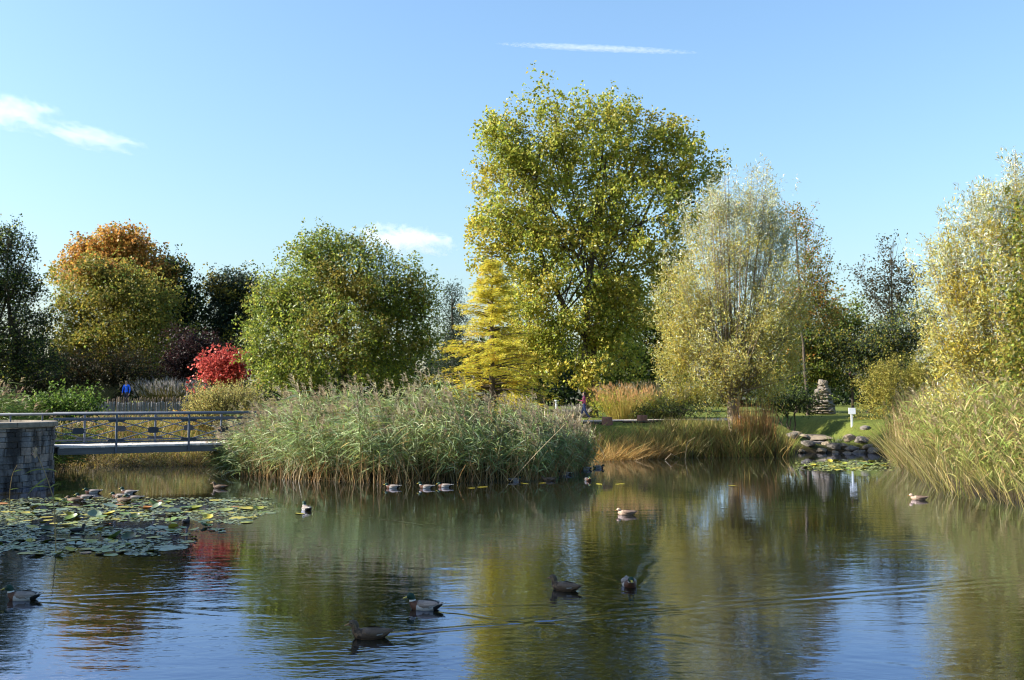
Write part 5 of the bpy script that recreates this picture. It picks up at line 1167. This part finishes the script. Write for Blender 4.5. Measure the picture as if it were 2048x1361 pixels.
# ------------------------------------------------------------------ people
def person(label, loc, rz, H, top, legs, skin=(.40, .26, .19), hair=(.02, .013, .01), step=0.0, arms=None, hairlong=False, extra=None, cap=None):
    k = H / 1.72; root = empty('person', loc, label, 'person', rz=rz)
    v = []; e = []; rad = []; reg = []
    def add(p, r, parent=None, region='top'):
        v.append(Vector(p) * k); rad.append(r * k); reg.append(region)
        if parent is not None: e.append((parent, len(v) - 1))
        return len(v) - 1
    pel = add((0, 0, .95), .135, None, 'legs'); sp = add((0, .01, 1.12), .12, pel); ch = add((0, .0, 1.32), .135, sp); ne = add((0, .005, 1.47), .055, ch, 'skin'); he = add((0, .02, 1.55), .072, ne, 'skin'); hd = add((0, .015, 1.62), .088, he, 'skin'); ht = add((0, 0, 1.68), .07, hd, 'skin')
    arms = arms or {-1: ((.25, 0, 1.14), (.26, .10, .90)), 1: ((.25, 0, 1.14), (.26, .10, .90))}
    for s in (-1, 1):
        sh = add((s * .17, 0, 1.41), .062, ch); (ex, ey, ez), (wx, wy, wz) = arms[s]
        el = add((s * ex, ey, ez), .046, sh); wr = add((s * wx, wy, wz), .030, el, 'top'); dv = (Vector((s * wx, wy, wz)) - Vector((s * ex, ey, ez))).normalized()
        pm = add(Vector((s * wx, wy, wz)) + dv * .07, .030, wr, 'skin'); sd = dv.cross(Vector((0, 1, 0.2))).normalized()
        for q, ln in ((-1.5, .055), (-.5, .075), (.5, .08), (1.5, .07)):
            b = Vector((s * wx, wy, wz)) + dv * .095 + sd * q * .017; f1 = add(b, .009, pm, 'skin'); f2 = add(b + dv * ln * .6 + Vector((0, .006, 0)), .0085, f1, 'skin'); add(b + dv * ln + Vector((0, .02, 0)), .008, f2, 'skin')
        b = Vector((s * wx, wy, wz)) + dv * .04 - sd * .033; t1 = add(b, .010, pm, 'skin'); add(b + dv * .045 - sd * .015, .009, t1, 'skin')
        hip = add((s * .09, 0, .88), .10, pel, 'legs'); st = step * s
        kn = add((s * .095, st * .45 + .02, .49 + abs(st) * .02), .066, hip, 'legs'); an = add((s * .095, st - (.12 if st < 0 else 0), .10 + (.05 if st < 0 else 0)), .042, kn, 'legs'); hl = add((s * .1, st - .03 - (.12 if st < 0 else 0), .045 + (.06 if st < 0 else 0)), .04, an, 'shoe'); add((s * .11, st + .15 - (.10 if st < 0 else 0), .035), .034, hl, 'shoe')
    me = bpy.data.meshes.new('body'); me.from_pydata([tuple(q) for q in v], e, []); o = bpy.data.objects.new('body', me); C.objects.link(o)
    m = o.modifiers.new('skin', 'SKIN'); m.use_smooth_shade = True; m.branch_smoothing = .3
    for i, q in enumerate(me.skin_vertices[0].data): q.radius = (rad[i], rad[i] * (.78 if reg[i] in ('top',) and i in (sp, ch) else 1.0)); q.use_root = (i == 0)
    o.modifiers.new('sub', 'SUBSURF').levels = 1; o.modifiers['sub'].render_levels = 1
    dg = bpy.context.evaluated_depsgraph_get(); m2 = bpy.data.meshes.new_from_object(o.evaluated_get(dg)); bpy.data.objects.remove(o)
    names = ['top', 'legs', 'skin', 'shoe']; m2.materials.clear()
    for nm, c in (('cloth', top), ('cloth', legs), ('skin', skin), ('shoe', (.05, .04, .04))): m2.materials.append(plain('%s_%02x%02x%02x' % (nm, *[int(min(q, 1) * 255) for q in c]), c, .8, .18, 9, .004))
    A = np.array([v[a] for a, b in e]); Bq = np.array([v[b] for a, b in e]); rg = [reg[b] for a, b in e]
    for pl in m2.polygons:
        c = np.array(pl.center); ab = Bq - A; t = np.clip(((c - A) * ab).sum(1) / (ab * ab).sum(1), 0, 1); i = int(np.argmin(np.linalg.norm(c - (A + t[:, None] * ab), axis=1))); pl.material_index = names.index(rg[i]); pl.use_smooth = True
    body = bpy.data.objects.new('body', m2); C.objects.link(body); body.parent = root
    bm = bmesh.new(); bmesh.ops.create_uvsphere(bm, u_segments=14, v_segments=10, radius=.105 * k, matrix=Matrix.Translation((0, -.018 * k, 1.645 * k)) @ Matrix.Diagonal((.95, 1.05, 1.0, 1)))
    for q in list(bm.verts):
        if q.co.y > .03 * k and q.co.z < 1.67 * k: q.co.y = .03 * k
        if hairlong and q.co.z < 1.60 * k and q.co.y < 0: q.co.z -= .12 * k
    bm_obj('hair', bm, plain('hair_%02x%02x' % (int(hair[0] * 255), int(hair[2] * 255)), hair, .6, .3, 20, .004), root, True)
    for s in (-1, 1):
        bm = bmesh.new(); bmesh.ops.create_uvsphere(bm, u_segments=8, v_segments=6, radius=.012 * k); bm_obj('eye', bm, EYEM, root, True, loc=Vector((s * .034, .098, 1.615)) * k)
        bm = bmesh.new(); bmesh.ops.create_uvsphere(bm, u_segments=8, v_segments=6, radius=.02 * k, matrix=Matrix.Diagonal((.5, .8, 1.4, 1))); bm_obj('ear', bm, plain('ear_skin', skin, .7, .1), root, True, loc=Vector((s * .088, .015, 1.605)) * k)
    bm = bmesh.new(); bmesh.ops.create_cone(bm, segments=8, radius1=.018 * k, radius2=.006 * k, depth=.05 * k, cap_ends=True, matrix=Matrix.Rotation(R(18), 4, 'X')); bm_obj('nose', bm, plain('ear_skin', skin, .7, .1), root, True, loc=Vector((0, .108, 1.59)) * k)
    bm = bmesh.new(); box_bm(bm, (.05 * k, .012 * k, .012 * k)); bm_obj('mouth', bm, plain('lips', (.25, .09, .08), .6, .1), root, loc=Vector((0, .094, 1.552)) * k)
    if extra: extra(root, k)
    return root
def people():
    d = 59.6; x = xat(1168, d)
    def scarf(root, k):
        bm = bmesh.new(); 
        bmesh.ops.create_uvsphere(bm, u_segments=14, v_segments=8, radius=.09 * k, matrix=Matrix.Translation((0, .03 * k, 1.45 * k)) @ Matrix.Diagonal((1.25, 1.2, .75, 1)))
        bm_obj('scarf', bm, plain('scarf', (.05, .05, .08), .9, .3, 14, .01), root, True)
        bm = bmesh.new(); box_bm(bm, (.20 * k, .14 * k, .16 * k), Matrix.Translation((.22 * k, -.05 * k, .92 * k))); bmesh.ops.bevel(bm, geom=bm.edges[:], offset=.03 * k, segments=2); bm_obj('shoulder_bag', bm, plain('bag', (.02, .02, .025), .6, .2), root, True)
    person('woman in a pink jacket and dark scarf walking along the path', (x, d, gz(x, d) + .05), R(80), 1.66, (.52, .10, .19), (.05, .07, .16), step=.24, arms={-1: ((.24, .06, 1.16), (.10, .26, 1.20)), 1: ((.26, -.06, 1.15), (.27, .06, .90))}, extra=scarf)
    d = 66.5; x = xat(254, d)
    person('man in a bright blue jacket standing in the shade behind the fence', (x, d, gz(x, d)), R(170), 1.80, (.02, .14, .85), (.04, .04, .06), arms={-1: ((.26, .0, 1.12), (.24, .08, .90)), 1: ((.26, .0, 1.12), (.22, .12, .92))})
    d = 64.5; x = xat(376, d)
    person('child in dark navy clothes beside the golden bush', (x, d, gz(x, d)), R(200), 1.42, (.025, .035, .09), (.03, .03, .05))
    d = 44.5; x = xat(546, d)
    def pack(root, k):
        bm = bmesh.new(); box_bm(bm, (.28 * k, .16 * k, .42 * k), Matrix.Translation((0, -.19 * k, 1.20 * k))); bmesh.ops.bevel(bm, geom=bm.edges[:], offset=.05 * k, segments=3); bm_obj('backpack', bm, plain('pack', (.03, .03, .09), .7, .3), root, True)
    person('person in a dark purple jacket half hidden behind the large reed bed', (x, d, gz(x, d)), R(60), 1.74, (.09, .075, .17), (.03, .03, .04), hair=(.16, .04, .02), extra=pack)
people()

# ------------------------------------------------------------------ clouds and vapour trail: real volumes far out
def cloudmat(name, dens, nscale, thr, stretch=(1, 1, 1)):
    m, t, o = _mat(name); Ex.t = t
    tc = N(t, 'ShaderNodeTexCoord'); vl = N(t, 'ShaderNodeVectorMath', operation='LENGTH'); t.links.new(tc.outputs['Object'], vl.inputs[0])
    mp = N(t, 'ShaderNodeMapping'); mp.inputs['Scale'].default_value = stretch; t.links.new(tc.outputs['Object'], mp.inputs[0])
    nz = N(t, 'ShaderNodeTexNoise', Scale=nscale, Detail=5.0, Roughness=0.6, Distortion=0.4); t.links.new(mp.outputs[0], nz.inputs['Vector'])
    r = Ex(vl.outputs['Value']); n = Ex(nz.outputs['Fac'])
    f = xf('MAXIMUM', (n - thr) * 3.0 + (1.0 - r) * 1.1 - 0.55, 0.0); f = xf('MINIMUM', f, 1.0) * xf('GREATER_THAN', 1.0 - r, 0.0)
    vp = N(t, 'ShaderNodeVolumePrincipled'); vp.inputs['Color'].default_value = (1, 1, 1, 1); vp.inputs['Anisotropy'].default_value = 0.3
    t.links.new((f * dens).s, vp.inputs['Density']); t.links.new(vp.outputs[0], o.inputs['Volume'])
    return m
def cloud(name, label, px, py, rx, ry, d, depth, tilt, m, cat='cloud'):
    c = at(px, py, d); k = d / FPX; bm = bmesh.new(); bmesh.ops.create_icosphere(bm, subdivisions=3, radius=1.0)
    o = bm_obj(name, bm, m); o.location = c; o.scale = (rx * k, depth, ry * k); o.rotation_euler = (0, R(tilt), 0)
    return tag(o, label, cat, 'clouds' if cat == 'cloud' else None, 'thing')
def clouds():
    d = 4000.0
    cm = cloudmat('cloud_puff', 0.0044, 1.6, 0.40, (2.2, 1, 1)); cw = cloudmat('cloud_wisp', 0.009, 1.8, 0.40, (2.5, 1, 1)); tr = cloudmat('vapour', 0.017, 2.2, 0.30, (9, 1, 1))
    cloud('cloud', 'white puffy cloud at the picture edge above the dark trees', 5, 222, 125, 36, d, 200, 4, cm)
    cloud('cloud', 'long thin cloud streak below the puffy cloud', 165, 272, 140, 24, d, 180, 11, cm)
    cloud('cloud', 'small low cloud behind the top of the broad round tree', 805, 480, 125, 32, d, 220, 6, cw)
    cloud('vapour_trail', 'thin white vapour trail high above the poplar', 1195, 97, 212, 7, d, 26, 2.6, tr, 'contrail')
clouds()
